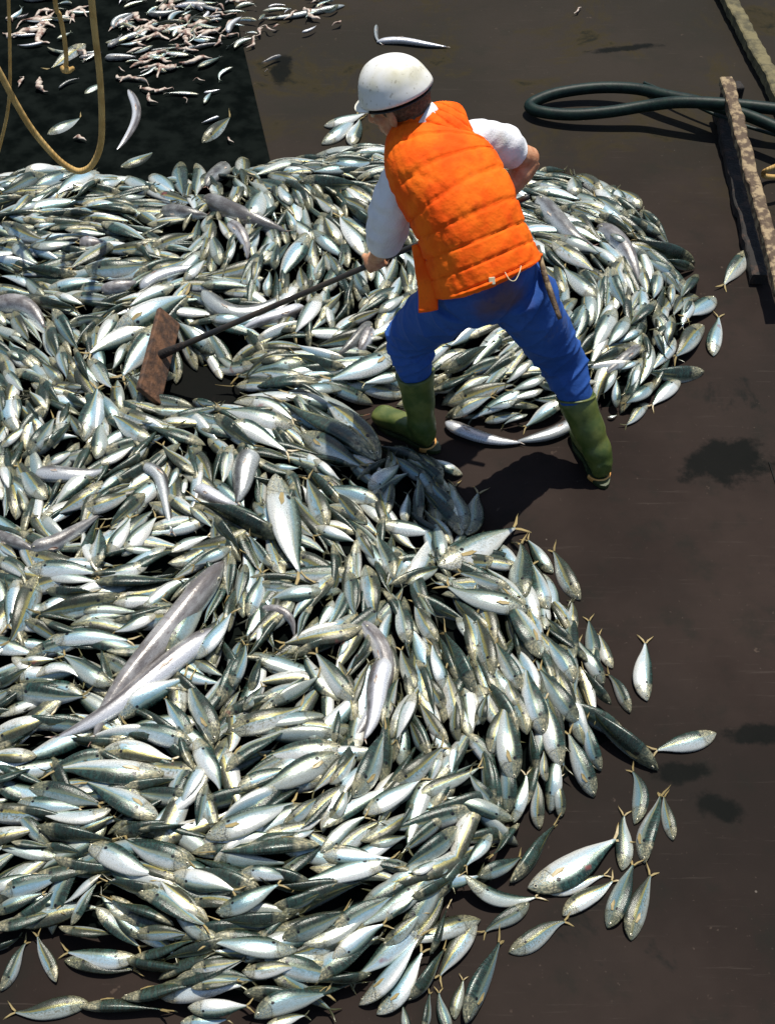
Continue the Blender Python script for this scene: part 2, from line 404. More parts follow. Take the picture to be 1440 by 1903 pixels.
# ------------------------------------------------------------------ fish
FISH_TXT = """166 1864 8 1876 36 O
148 1872 325 1882 34 G
226 1855 400 1838 38 G
255 1778 107 1767 34 S
120 1785 270 1800 36 Od
105 1825 68 1725 40 O
2 1842 58 1740 44 B
-15 1722 125 1690 34 G
-20 1770 45 1735 28 G
110 1722 232 1738 26 O
183 1690 268 1765 26 B
318 1718 200 1665 36 G
262 1657 395 1722 36 B
258 1736 355 1740 34 O
372 1695 292 1630 34 O
325 1625 445 1662 34 S
185 1628 110 1682 26 W
135 1715 188 1635 34 B
-25 1650 70 1618 30 S
0 1660 130 1624 28 S
-10 1695 90 1660 36 B
290 1648 190 1640 22 G
167 1573 303 1622 38 S
350 1607 225 1552 38 B
300 1435 85 1432 40 Bd
290 1518 148 1448 44 Bd
355 1478 235 1475 30 B
60 1468 197 1500 40 B
38 1487 160 1505 28 S
200 1502 45 1500 26 S 130 1518
145 1545 220 1515 32 O
262 1542 355 1528 34 G
75 1538 225 1562 36 G
25 1565 100 1575 24 G
80 1578 165 1590 22 G
65 1405 -40 1412 32 O
-20 1450 70 1425 30 G
352 1378 222 1345 30 S
195 1400 335 1415 34 O
232 1458 350 1450 22 G
-20 1378 110 1325 38 O
315 1215 400 1090 36 B
365 1220 435 1130 30 W
398 1375 352 1250 46 B
355 1370 303 1290 26 B
365 1375 410 1480 40 S
385 1460 360 1550 36 B
375 1415 333 1510 26 W
425 1432 543 1350 48 B
432 1358 572 1305 36 O
632 1392 480 1412 36 B
445 1465 550 1420 30 B
628 1405 465 1472 44 S
390 1552 562 1487 46 S
530 1530 605 1480 40 O
612 1522 650 1455 32 O
380 1562 530 1548 22 S
585 1570 385 1580 34 G
600 1582 690 1515 34 S
545 1555 588 1540 28 S
620 1380 625 1305 28 B
600 1372 545 1340 26 O
658 1475 725 1345 54 B
615 1455 665 1395 26 O
605 1535 740 1455 24 S
728 1458 830 1380 40 O
680 1510 790 1440 40 S
775 1482 900 1418 24 O
948 1522 815 1485 26 S
918 1498 870 1430 34 B
940 1508 935 1390 42 B
912 1398 940 1300 40 O
897 1345 905 1285 30 O
830 1378 775 1300 30 O
790 1400 755 1330 36 O
852 1375 842 1290 24 O
768 1290 735 1385 36 W
820 1400 792 1465 30 B
850 1385 838 1445 28 S
845 1540 745 1620 38 B
910 1550 862 1615 44 S
965 1530 905 1595 26 G
768 1495 740 1540 30 B
600 1590 740 1595 26 S
690 1570 760 1550 24 O
1330 1362 1203 1400 38 B
1222 1432 1075 1290 60 G
1178 1532 1165 1422 34 B 1190 1470
1197 1605 1232 1460 42 B
1250 1562 1233 1468 30 O
1155 1618 1162 1500 32 B
980 1650 1168 1545 58 S
947 1640 1045 1520 32 G
1128 1725 1185 1590 48 B
1172 1748 1215 1608 42 O
1045 1702 1150 1625 34 O
1010 1655 1140 1622 24 O
862 1625 1015 1660 30 S 940 1672
890 1630 975 1585 36 B
983 1678 890 1742 44 B
945 1770 1068 1708 42 O
865 1903 937 1728 70 B
885 1710 808 1830 42 O
845 1895 862 1810 34 O
785 1920 800 1835 34 B
835 1925 815 1832 28 B
765 1925 745 1860 30 B
700 1885 795 1750 40 S
667 1868 797 1718 42 W
755 1860 835 1750 40 G
800 1770 835 1680 34 G
622 1782 725 1715 34 S
625 1735 740 1655 30 B
528 1748 652 1688 36 B
545 1764 378 1750 34 S
407 1692 530 1640 36 S
718 1602 548 1638 34 S
450 1625 550 1630 24 S
475 1655 350 1610 40 G
510 1685 620 1655 34 G
535 1705 395 1712 28 G
360 1800 460 1780 26 O
360 1835 450 1820 30 O
455 1805 560 1800 40 O
690 1810 575 1830 26 G
460 1845 600 1845 26 G
480 1890 620 1843 36 S
355 1872 470 1868 28 S
340 1900 430 1892 24 B
500 1902 575 1888 20 O
765 1620 820 1595 24 W
715 1710 775 1660 30 S
765 1670 860 1630 26 G
715 1755 790 1690 32 O
815 1630 850 1600 22 B
821 1048 972 975 44 S
868 995 895 905 46 Bd
862 985 845 890 32 B
855 978 775 905 26 G
755 970 757 912 34 S
712 975 820 990 24 S
1028 1065 972 995 36 B
975 1108 962 1000 38 B
1018 1130 985 1040 40 B
1078 1115 1020 1010 36 O
1070 1172 1060 1110 28 O
1062 1195 1010 1145 28 G
1100 1230 1092 1142 28 B
1138 1242 1108 1170 30 O
1120 1275 1068 1180 38 S
1135 1310 1075 1235 34 G
1170 1325 1120 1245 40 B
1202 1303 1198 1178 36 S
1003 1218 945 1090 48 B
972 1133 820 1080 46 S
945 1095 845 1062 24 B
758 1195 735 1105 44 B
812 1190 770 1110 32 O
910 1255 880 1135 40 O
878 1282 820 1165 32 G
965 1282 918 1185 40 B
966 1312 940 1250 26 O
1073 1340 995 1235 36 B
1062 1265 1010 1175 36 B
1008 1360 978 1230 38 B
1040 1418 1010 1285 40 B
1103 1482 1050 1345 52 B
1115 1428 1085 1330 34 B
1015 1450 1010 1390 30 O
1002 1542 992 1435 30 O
1040 1520 1040 1435 38 O
955 1525 975 1430 34 S
992 1430 985 1345 24 G
952 1445 940 1295 46 B
852 1350 825 1230 30 O
825 1320 785 1240 34 O
885 1345 915 1280 34 O
770 1275 745 1200 34 O
822 1280 803 1190 28 W
730 1070 700 985 34 B
760 1085 820 1050 26 O
820 900 770 850 28 B
860 882 782 845 30 B
690 912 745 858 36 S
840 945 800 890 36 B
820 1040 805 960 26 S
965 1215 950 1160 26 G
58 1058 190 1070 28 S
272 1048 172 1072 30 B
180 1082 340 1075 34 Bd
80 1065 190 1082 20 S
-10 1045 50 1088 34 B 30 1055
30 1080 15 1170 36 W
75 1075 10 1205 36 O
220 1110 60 1145 26 O
90 1098 180 1105 30 G
215 1120 310 1110 24 S
160 1138 265 1138 18 S
80 1150 175 1180 32 G
290 1140 205 1175 34 B
90 1195 255 1195 26 S
50 1155 130 1195 28 O
-10 1275 60 1240 34 G
40 1230 110 1225 24 O
205 1270 110 1215 30 B
195 1280 125 1235 24 G
20 1285 170 1290 32 B
65 1262 165 1285 20 S 120 1240
228 1335 355 1253 32 S
430 1035 425 1115 32 B
455 1050 443 1130 20 B
465 1145 487 1055 32 S
490 1085 555 1088 28 B
600 1100 490 1125 30 S
645 1065 665 1150 42 B
680 1055 705 1160 36 O
617 1118 588 1172 26 S
580 1130 550 1190 34 B
665 1165 515 1202 32 O
658 1298 580 1205 36 B
510 1310 598 1250 34 W
485 1160 480 1205 28 S
402 1215 415 1160 28 O
433 1275 455 1190 36 B
465 1285 490 1210 32 G
362 1228 420 1258 24 O
497 1240 558 1240 16 S
455 1320 490 1270 36 B
410 1325 450 1280 34 O
650 1185 625 1225 24 S
685 1180 650 1250 34 G
55 840 105 770 40 B
90 830 135 785 24 G
5 830 50 785 40 O
158 815 182 712 30 B
150 810 128 765 26 O
180 850 195 775 32 S
280 815 200 765 34 O
265 782 318 785 14 S
362 880 298 820 38 O
245 855 282 820 28 S
185 860 255 825 24 S
175 875 97 948 34 W
115 890 85 940 32 G
85 925 30 860 44 O
10 862 20 915 28 S
45 948 30 900 28 O
230 885 175 920 32 B
155 945 255 910 28 O
190 900 98 960 24 O
270 920 200 985 30 G
230 1030 298 955 34 S
205 1030 245 955 34 S
178 1052 185 975 34 B
322 1025 395 995 28 S
0 1010 35 1040 28 O
330 870 308 912 28 S
345 890 335 930 30 S
312 920 375 970 34 O
85 865 145 835 30 B
235 1020 300 1022 14 S
400 775 480 835 34 G
435 795 553 852 36 S 480 805
540 790 400 765 36 S
440 750 548 788 20 S 510 755
690 850 510 735 36 G
700 850 590 735 38 O
565 808 680 872 46 B
585 855 640 895 30 S
700 935 597 897 30 S
680 970 612 910 34 O
603 978 570 880 40 O
515 890 567 1080 50 W
432 830 412 905 30 B
525 1000 355 930 36 G
425 1018 355 1055 34 S
400 960 450 1030 28 G
505 1050 460 990 30 B
495 935 510 985 34 B
528 945 590 1000 26 O
590 980 665 1010 36 S
665 985 700 1050 28 O
355 945 400 985 30 O
510 865 560 868 20 S
520 800 545 840 30 G
100 578 152 655 38 B
28 580 55 640 28 O
115 645 125 710 26 B
140 650 170 715 34 G
95 600 105 680 26 G
115 710 75 670 22 O
15 655 58 680 16 B
8 690 48 730 24 S
88 762 50 725 26 O
75 705 118 755 26 G
30 735 35 785 30 B
50 745 75 785 24 B
0 720 5 775 28 B
120 720 165 720 22 O
120 730 172 765 26 G
165 670 215 725 32 B
270 610 158 665 26 S
235 640 205 690 28 S
290 605 222 708 46 S
130 605 200 590 32 B
215 585 178 650 26 S
220 612 362 545 44 S
320 535 235 575 22 S
395 655 322 592 34 S
105 545 160 568 22 S
138 550 215 560 24 B
0 550 80 560 26 G
60 560 150 575 30 G
85 328 -5 362 30 B
135 322 52 360 28 B
180 322 100 368 28 S
45 322 135 318 28 S
75 375 28 395 26 S
-5 345 38 335 20 S
185 335 130 375 34 G
185 345 232 332 26 S
238 328 285 348 20 S
288 325 325 360 26 S
335 304 343 370 28 B
365 306 368 370 22 B
8 415 92 445 26 O
65 420 110 415 20 B
140 430 205 436 18 S
193 415 280 450 32 B
60 455 150 450 24 S
22 448 80 490 24 S
215 450 125 505 26 O
160 500 290 495 30 B
140 510 30 500 28 G
90 540 195 528 20 S
82 550 38 510 24 S
-5 455 25 450 26 B
285 462 365 432 26 O
302 458 370 470 26 B
285 500 350 480 22 O
255 455 290 490 22 G
120 400 190 400 20 G
250 395 150 385 26 G
215 350 262 352 18 S
225 368 275 362 20 S
408 490 395 425 26 B
422 490 435 440 28 O
345 520 385 480 30 S
465 410 495 345 32 S
540 380 520 340 26 S
545 430 530 385 34 B
565 390 538 345 28 B
448 292 460 332 28 O
560 308 465 328 22 B
500 325 560 340 30 O
562 338 680 340 20 G
648 315 575 320 18 S
585 292 705 278 20 S
610 305 700 295 24 S
690 400 628 360 30 O
695 418 630 375 30 G
628 395 580 362 30 O
635 455 600 395 28 O
675 475 630 395 36 S
585 430 650 485 22 S
568 485 585 440 24 B
590 520 600 470 28 B
630 510 610 470 28 O
570 440 520 530 32 S
510 500 520 445 26 B
480 480 465 530 18 O
500 550 500 500 26 B
565 545 560 490 34 O
378 530 470 535 22 B
685 545 650 495 28 B
590 550 545 625 34 S
390 590 465 595 20 S
735 655 600 708 46 S
640 683 540 658 24 G
705 580 760 545 28 S
635 723 525 733 20 S
585 712 420 715 32 G
562 675 430 700 30 S
530 665 445 675 26 O
445 688 395 660 14 S
360 745 405 752 24 S
745 700 670 715 22 S
748 728 700 735 18 S
1000 355 1085 372 24 S
995 340 1050 348 20 B
1000 320 1055 315 22 G
1072 362 1062 325 30 B
1145 380 1100 335 24 S
1168 408 1095 365 30 B
1190 388 1140 345 24 O
1225 435 1172 400 18 S
1225 425 1190 385 28 G
1060 385 1105 400 24 O
1115 400 1180 440 24 G
1135 435 1175 452 26 S
1285 487 1172 440 34 G
1290 500 1225 480 18 G
1040 440 1120 475 24 S
1030 450 1110 510 34 O
1105 553 1042 492 42 B
1255 515 1195 475 24 S
1222 505 1210 560 32 B
1138 500 1160 580 28 B
1160 510 1180 552 22 S
1195 500 1200 550 24 O
1250 530 1245 570 26 O
1292 510 1262 560 32 B
1050 610 1090 560 38 B
1135 560 1110 605 30 S
1140 575 1097 660 28 S
1163 590 1125 648 34 S
1215 560 1165 610 30 G
1190 612 1145 640 28 S
1245 590 1240 645 32 O
1285 555 1270 590 20 B
1328 552 1270 595 32 S
1308 605 1245 670 46 O
1325 662 1335 578 28 S
1388 465 1340 540 30 B
1215 615 1235 668 28 B
1205 650 1200 675 26 O
1160 650 1095 680 26 G
1308 690 1190 688 34 G
1145 690 1118 735 26 S
1145 755 1145 700 26 B
1185 672 1150 688 22 S
1185 680 1165 728 24 S
1212 710 1155 755 36 B
1263 703 1205 762 34 S
1205 750 1155 795 28 O
1128 775 1148 770 28 S
1050 745 965 800 34 S
985 675 935 715 26 S
1010 700 945 730 30 S
1005 725 945 745 20 S
832 775 925 730 32 G
845 775 920 735 26 O
955 745 905 760 22 S
900 785 975 765 20 O
980 770 930 795 24 S
895 768 855 778 16 S
805 725 890 690 28 G
830 690 920 640 26 G
960 665 900 700 20 G
1000 712 1045 730 22 G
"""
HAKE_TXT = """400 1168 83 1380 44 H 250 1285
415 1045 172 1387 56 P 262 1235
372 1068 292 1218 26 H
668 1152 640 1396 40 P 712 1270
716 1222 672 1382 44 H
480 1137 546 1192 22 P 530 1140
65 880 205 868 32 H
262 866 322 1004 28 H 305 905
58 1016 195 950 32 P 120 1000
-8 992 72 1028 24 P
470 838 438 940 48 H
362 908 448 942 30 H
-12 572 86 618 36 P 50 570
262 538 388 492 22 H 310 508
378 540 550 532 32 H 455 582
565 570 440 620 22 H
380 368 542 435 32 P
420 308 384 350 30 P
425 415 460 490 26 P 452 440
690 600 620 665 24 P
690 610 662 658 28 P
150 452 197 450 24 P
300 395 392 400 26 P
190 545 262 522 26 P
998 366 1110 460 34 P 1050 425
1110 420 1188 538 34 P 1165 470
1190 642 1108 704 20 P
828 784 978 822 26 H 895 812
1070 780 952 821 26 H 1015 808
"""
MASKS = [[(-170, 345), (0, 338), (60, 318), (180, 322), (240, 338), (330, 335), (440, 315), (560, 300), (640, 285), (720, 275), (860, 300), (980, 325), (1060, 325),
          (1140, 350), (1215, 400), (1265, 480), (1292, 530), (1302, 590), (1280, 680), (1230, 740), (1150, 780), (1060, 783), (960, 808), (870, 795), (812, 768), (700, 775),
          (740, 830), (850, 875), (880, 985), (960, 1010), (1060, 1110), (1120, 1240), (1150, 1320), (1165, 1395), (1095, 1450), (1045, 1500), (960, 1560), (960, 1640),
          (940, 1680), (880, 1720), (800, 1850), (760, 1850), (690, 1835), (630, 1870), (600, 1960), (330, 1960), (290, 1850), (250, 1790), (120, 1770), (80, 1740), (0, 1775), (-170, 1790)]]
GX0, GX1, GY0, GY1, GS = -2.3, 1.8, 1.2, 5.6, .01
nx, ny = int((GX1-GX0)/GS), int((GY1-GY0)/GS)
gx = GX0+(np.arange(nx)+.5)*GS; gy = GY0+(np.arange(ny)+.5)*GS
XX, YY = np.meshgrid(gx, gy, indexing='ij')
def inside(poly, X, Y):
    r = np.zeros(X.shape, bool); n = len(poly)
    for i in range(n):
        x0, y0 = poly[i]; x1, y1 = poly[(i+1) % n]
        if y0 == y1: continue
        c = ((y0 > Y) != (y1 > Y)) & (X < (x1-x0)*(Y-y0)/(y1-y0)+x0); r ^= c
    return r
poly_w = [tuple(P(x, y, 0)[:2]) for x, y in MASKS[0]]
IN = inside(poly_w, XX, YY)
def edge_dist(poly, X, Y):
    d = np.full(X.shape, 9.0); n = len(poly)
    for i in range(n):
        a = np.array(poly[i]); b = np.array(poly[(i+1) % n]); ab = b-a; L2 = ab @ ab
        t = np.clip(((X-a[0])*ab[0]+(Y-a[1])*ab[1])/L2, 0, 1)
        d = np.minimum(d, np.hypot(X-a[0]-t*ab[0], Y-a[1]-t*ab[1]))
    return d
ED = edge_dist(poly_w, XX, YY)
def lump(px, py, r, h):
    c = P(px, py, 0); return h*np.exp(-((XX-c[0])**2+(YY-c[1])**2)/(r*r))
H0 = np.where(IN, .13*(1-np.exp(-ED/.16)), 0)
H0 += np.where(IN, lump(200, 1150, .35, .03)+lump(450, 480, .3, .05)+lump(560, 400, .25, .03)+lump(250, 560, .15, .05)-lump(378, 708, .17, .22)+lump(1120, 500, .2, .03)-lump(740, 760, .14, .08)+lump(450, 1650, .3, .03), 0)
H0 += np.where(IN, .012*np.sin(XX*17+1)*np.sin(YY*13)+.010*np.sin(XX*29-YY*21), 0)
H0 = np.maximum(H0, 0)*np.clip(ED/.05, 0, 1)
# press a clear patch round the worker's boots
GR = H0.copy()
def gh(x, y):
    i = np.clip(((np.asarray(x)-GX0)/GS).astype(int), 0, nx-1); j = np.clip(((np.asarray(y)-GY0)/GS).astype(int), 0, ny-1)
    return GR[i, j]
# the under-heap: added sheet, coloured near-black for the shade in the gaps
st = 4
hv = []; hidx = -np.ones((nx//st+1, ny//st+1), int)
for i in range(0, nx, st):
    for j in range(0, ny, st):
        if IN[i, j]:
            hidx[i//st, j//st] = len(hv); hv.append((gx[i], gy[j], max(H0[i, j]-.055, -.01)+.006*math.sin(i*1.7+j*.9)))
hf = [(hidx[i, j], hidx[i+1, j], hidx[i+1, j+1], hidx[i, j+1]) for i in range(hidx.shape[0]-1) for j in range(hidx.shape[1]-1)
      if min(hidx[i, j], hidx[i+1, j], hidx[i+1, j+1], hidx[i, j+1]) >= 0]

MS = [0, .03, .08, .14, .2, .3, .4, .5, .62, .72, .82, .9, .96, 1]
MH = [.04, .25, .49, .69, .82, .95, 1.0, .96, .84, .67, .44, .26, .15, .11]
MW = [.05, .26, .50, .68, .82, .96, 1.0, .94, .76, .55, .33, .18, .10, .07]
HS = [0, .03, .07, .12, .18, .26, .36, .5, .65, .8, .92, 1]
HH = [.16, .50, .76, .92, .98, 1.0, .98, .92, .78, .58, .34, .14]
def fish_geo(A, Mi, B, hh, roll, sgn, kind, n=20, M=12, up=None, rnd=.5, gape=0.0):
    """A snout, Mi point midway, B tip of the tail; hh half body height. Returns body, tail, pectoral, eye pieces"""
    A, Mi, B = (np.asarray(q, float) for q in (A, Mi, B))
    K = 2*Mi-(A+B)/2                                    # control point of the bend
    L = np.linalg.norm(B-A); N_ = unit(np.cross(B-A, [0, 0, 1.0])); sb = (math.modf(rnd*13.7)[0]-.5)*.055*L*N_
    cur = lambda t: (1-t)**2*A+2*(1-t)*t*K+t*t*B+sb*math.sin(2*math.pi*t)
    der = lambda t: unit(2*(1-t)*(K-A)+2*t*(B-K)+sb*2*math.pi*math.cos(2*math.pi*t))
    hk = kind == 'hake'
    be = .94 if hk else .87
    ms, mh, mw = (HS, HH, HH) if hk else (MS, MH, MW)
    if up is None:
        vd = unit(CAMP-Mi); up = unit(np.array([0, 0, 1.0])+.75*vd)
    cr, sr = math.cos(roll), math.sin(roll)
    ss = np.concatenate([np.linspace(0, .24, int(n*.4)), np.linspace(.24, 1, n-int(n*.4)+1)[1:]])
    V = []; FC = []
    wf = .82 if hk else .50
    def frame(t):
        T = der(t); Lt = unit(up-T*np.dot(up, T)); D0 = np.cross(T, Lt)*sgn
        return T, D0*cr+Lt*sr, Lt*cr-D0*sr
    for s in ss:
        t = s*be; c = cur(t); T, D, Lt = frame(t)
        h = hh*np.interp(s, ms, mh); w_ = hh*wf*np.interp(s, ms, mw)
        for k in range(M):
            a = 2*math.pi*k/M; sa, ca = math.sin(a), math.cos(a)
            f = 1.06 if sa < 0 else .94
            V.append(c+D*h*sa*f+Lt*w_*ca*(1-.12*abs(sa))); FC.append((s*.9, sa, rnd))
    m = len(ss)
    F = [(i*M+k, i*M+(k+1) % M, (i+1)*M+(k+1) % M, (i+1)*M+k) for i in range(m-1) for k in range(M)]
    F += [tuple(range(M))[::-1], tuple((m-1)*M+k for k in range(M))]
    out = {'body': (np.array(V), F, np.array(FC))}
    # tail fin: forked blade with a little body to it
    T, D, Lt = frame(be); c = cur(be*.985); fl = L*(1-be)*1.08; sp = hh*(.45 if hk else .86)
    tv = []; th = .0022
    prof = [(0, .13*hh, 0), (.35*fl, .42*sp, .10*fl), (.7*fl, .78*sp, .26*fl), (fl, sp, .80*fl)]
    tw = D*.0+Lt*(.10*sp)
    for (x, y, x2) in prof:
        for sg in (1, -1):
            base = c+T*x+D*y*sg+tw*(x/fl)**2*sg
            tv += [base+Lt*th*(1-x/fl*.8), base-Lt*th*(1-x/fl*.8)]
    # notch points (inner edge of the lobes)
    for (x, y) in ((.05*fl, 0), (.42*fl, .22*sp), (.85*fl, .80*sp)):
        for sg in (1, -1):
            base = c+T*x+D*y*sg; tv += [base+Lt*th*.7, base-Lt*th*.7]
    tf = []
    def idx(i, sg, f): return i*4+(0 if sg > 0 else 2)+f
    for f in (0, 1):
        for sg in (1, -1):
            a = [idx(0, sg, f), idx(1, sg, f), idx(5, sg, f), idx(4, sg, f)]; b = [idx(1, sg, f), idx(2, sg, f), idx(6, sg, f), idx(5, sg, f)]
            d = [idx(2, sg, f), idx(3, sg, f), idx(6, sg, f)]
            for q_ in (a, b, d): tf.append(tuple(q_ if f == 0 else q_[::-1]))
    for sg in (1, -1):
        ring = [0, 1, 2, 3, 6, 5, 4]
        for a, b in zip(ring, ring[1:]): tf.append((idx(a, sg, 0), idx(b, sg, 0), idx(b, sg, 1), idx(a, sg, 1)))
    out['tail'] = (np.array(tv), tf)
    # pectoral fin on the upper flank
    t = .25*be; c = cur(t); T, D, Lt = frame(t); w0 = hh*wf*.86
    b0 = c+Lt*w0*.97-D*hh*.12
    pf = [b0-D*hh*.10, b0+D*hh*.10, b0+T*L*.10-D*hh*.02+Lt*.002, b0+T*L*.13-D*hh*.22+Lt*.001, b0+T*L*.06-D*hh*.28+Lt*.002]
    pv = [p+Lt*.0022 for p in pf]+[p-Lt*.001 for p in pf]
    out['fin'] = (np.array(pv), [(0, 1, 2, 3, 4), (9, 8, 7, 6, 5)]+[(i, i+5, (i+1) % 5+5, (i+1) % 5) for i in range(5)])
    # eye
    s = .075; t = s*be; c = cur(t); T, D, Lt = frame(t); h = hh*np.interp(s, ms, mh); w_ = hh*wf*np.interp(s, ms, mw)
    ec = c+D*h*.18+Lt*w_*.93; er = hh*.145
    out['ring'] = ell(ec, (T, D, Lt), (er, er, er*.32), 6, 12)
    out['eye'] = ell(ec+Lt*er*.14, (T, D, Lt), (er*.62, er*.62, er*.30), 5, 10)
    return out

TY = {'S': (-2, (.15, .05, 0)), 'B': (24, (.28, .35, 0)), 'O': (16, (.95, .35, 0)), 'G': (58, (.40, 1.0, 0)), 'W': (-34, (.08, 0, 0)),
      'P': (38, (.1, .3, 1)), 'H': (-28, (.1, 0, 1))}
def parse(txt, kind):
    out = []
    for ln in txt.strip().splitlines():
        t = ln.split(); ty = t[5]
        out.append(dict(a=(float(t[0]), float(t[1])), b=(float(t[2]), float(t[3])), w=float(t[4]), ty=ty[0], dn='d' in ty[1:],
                        mid=(float(t[6]), float(t[7])) if len(t) > 7 else None, kind=kind))
    return out
ANN = parse(FISH_TXT, 'mackerel'); HK = parse(HAKE_TXT, 'hake')
for f in ANN+HK:
    a, b = np.array(f['a']), np.array(f['b']); f['len'] = np.linalg.norm(b-a)
    f['c'] = (a+b)/2 if f['mid'] is None else (a+b+2*np.array(f['mid']))/4
    f['seen'] = f['len']*f['w']

def stamp(pts, hw, top):
    """raise the height grid under a fish lying along pts"""
    for p, h_, tp in zip(pts, hw, top):
        r = max(1, int(h_/GS)); i = int((p[0]-GX0)/GS); j = int((p[1]-GY0)/GS)
        i0, i1, j0, j1 = max(i-r, 0), min(i+r+1, nx), max(j-r, 0), min(j+r+1, ny)
        if i0 >= i1 or j0 >= j1: continue
        sub = GR[i0:i1, j0:j1]; ii, jj = np.meshgrid(np.arange(i0, i1)-i, np.arange(j0, j1)-j, indexing='ij')
        m = (ii**2+jj**2) <= r*r+.5; sub[m] = np.maximum(sub[m], tp)
TT = np.linspace(0, 1, 9)
def settle(getxy, hh, wf, sink):
    """heights for snout, middle and tail so the fish drapes over what is already there"""
    z = np.array([.05, .05, .05]); pts = None
    for it in range(5):
        A, M_, B = getxy(z)
        K = 2*M_-(A+B)/2; pts = np.array([(1-t)**2*A+2*(1-t)*t*K+t*t*B for t in TT])
        T = unit((B-A)*[1, 1, 0]); N = np.array([-T[1], T[0], 0])
        prof = np.interp(TT, [0, .1, .35, .6, .87, 1], [.15, .55, 1, .8, .15, .1])
        g = np.max([gh(pts[:, 0]+N[0]*hh*k*prof, pts[:, 1]+N[1]*hh*k*prof) for k in (-.5, 0, .5)], axis=0)
        zz = np.maximum(g+hh*wf*prof*sink, hh*wf*prof*.9+.002)
        c = np.polyfit(TT, zz, 2 if it > 0 else 1)
        zf = np.polyval(c, TT)
        z = np.array([zf[0], zf[4], zf[-1]])
        z = np.maximum(z, [.006, hh*wf*.85, .005])
        # keep the bend gentle
        z[1] = np.clip(z[1], (z[0]+z[2])/2-.025, (z[0]+z[2])/2+.035)
    return getxy(z), pts

def gidx(p): return (int(np.clip((p[0]-GX0)/GS, 0, nx-1)), int(np.clip((p[1]-GY0)/GS, 0, ny-1)))
def place(f, sink=.80):
    hk = f['kind'] == 'hake'; wf = .82 if hk else .50
    roll, tint = TY[f['ty']]
    a, b = np.array(f['a']), np.array(f['b']); mid = np.array(f['mid']) if f['mid'] is not None else (a+b)/2
    inner = (not hk) and IN[gidx(P(*f['c'], .05))] and ED[gidx(P(*f['c'], .05))] > .07
    if inner: cc = (a+b)/2; a = cc+(a-cc)*1.10; b = cc+(b-cc)*1.10
    if hk: sink = .25; f['w'] = f['w']*(.88 if f['ty'] == 'P' else .94)
    d = (b-a)/f['len']; nrm = np.array([-d[1], d[0]])
    c = f['c']; z0 = .08
    w1 = np.linalg.norm(P(*(c+nrm*f['w']/2), z0)-P(*(c-nrm*f['w']/2), z0)); zc = np.linalg.norm(P(*c, z0)-CAMP); w2 = f['w']*zc/FPX
    width = .35*w1+.65*w2
    if f['mid'] is None: mid = mid+nrm*rng.normal()*f['len']*.028
    r = R(roll)+rng.normal()*.25
    hh = width/2/math.sqrt(math.cos(r)**2+(wf*math.sin(r))**2)*(1.16 if inner else 1.03)
    g = lambda z: (P(*a, z[0]), P(*mid, z[1]), P(*b, z[2]))
    (A, M_, B), pts = settle(g, hh, wf, sink)
    L = np.linalg.norm(B-A)
    if not hk: hh = min(hh, L*.135)
    # back towards the top of the picture unless noted
    vd = unit(CAMP-M_); T = unit(B-A); up = unit(np.array([0, 0, 1.0])+.75*vd); Lt = unit(up-T*np.dot(up, T)); D0 = np.cross(T, Lt)
    up_img = np.dot(D0, [0, .75, .6])+.15*D0[0]
    s = 1 if up_img > 0 else -1
    if f['dn'] or (f['mid'] is None and rng.random() < .22): s = -s
    f['sgn'] = s
    f['geo'] = (A, M_, B, hh, r, s); f['tint'] = np.array(tint)+np.array([rng.uniform(-.08, .15), rng.uniform(-.05, .12), 0])*(1 if not hk else .3)
    prof = np.interp(TT, [0, .1, .35, .6, .87, 1], [.2, .6, 1, .8, .2, .15])
    K = 2*M_-(A+B)/2; pts = np.array([(1-t)**2*A+2*(1-t)*t*K+t*t*B for t in TT])
    stamp(pts, hh*prof*.75, pts[:, 2]+hh*wf*prof*.55)
    f['rnd'] = float(rng.random())

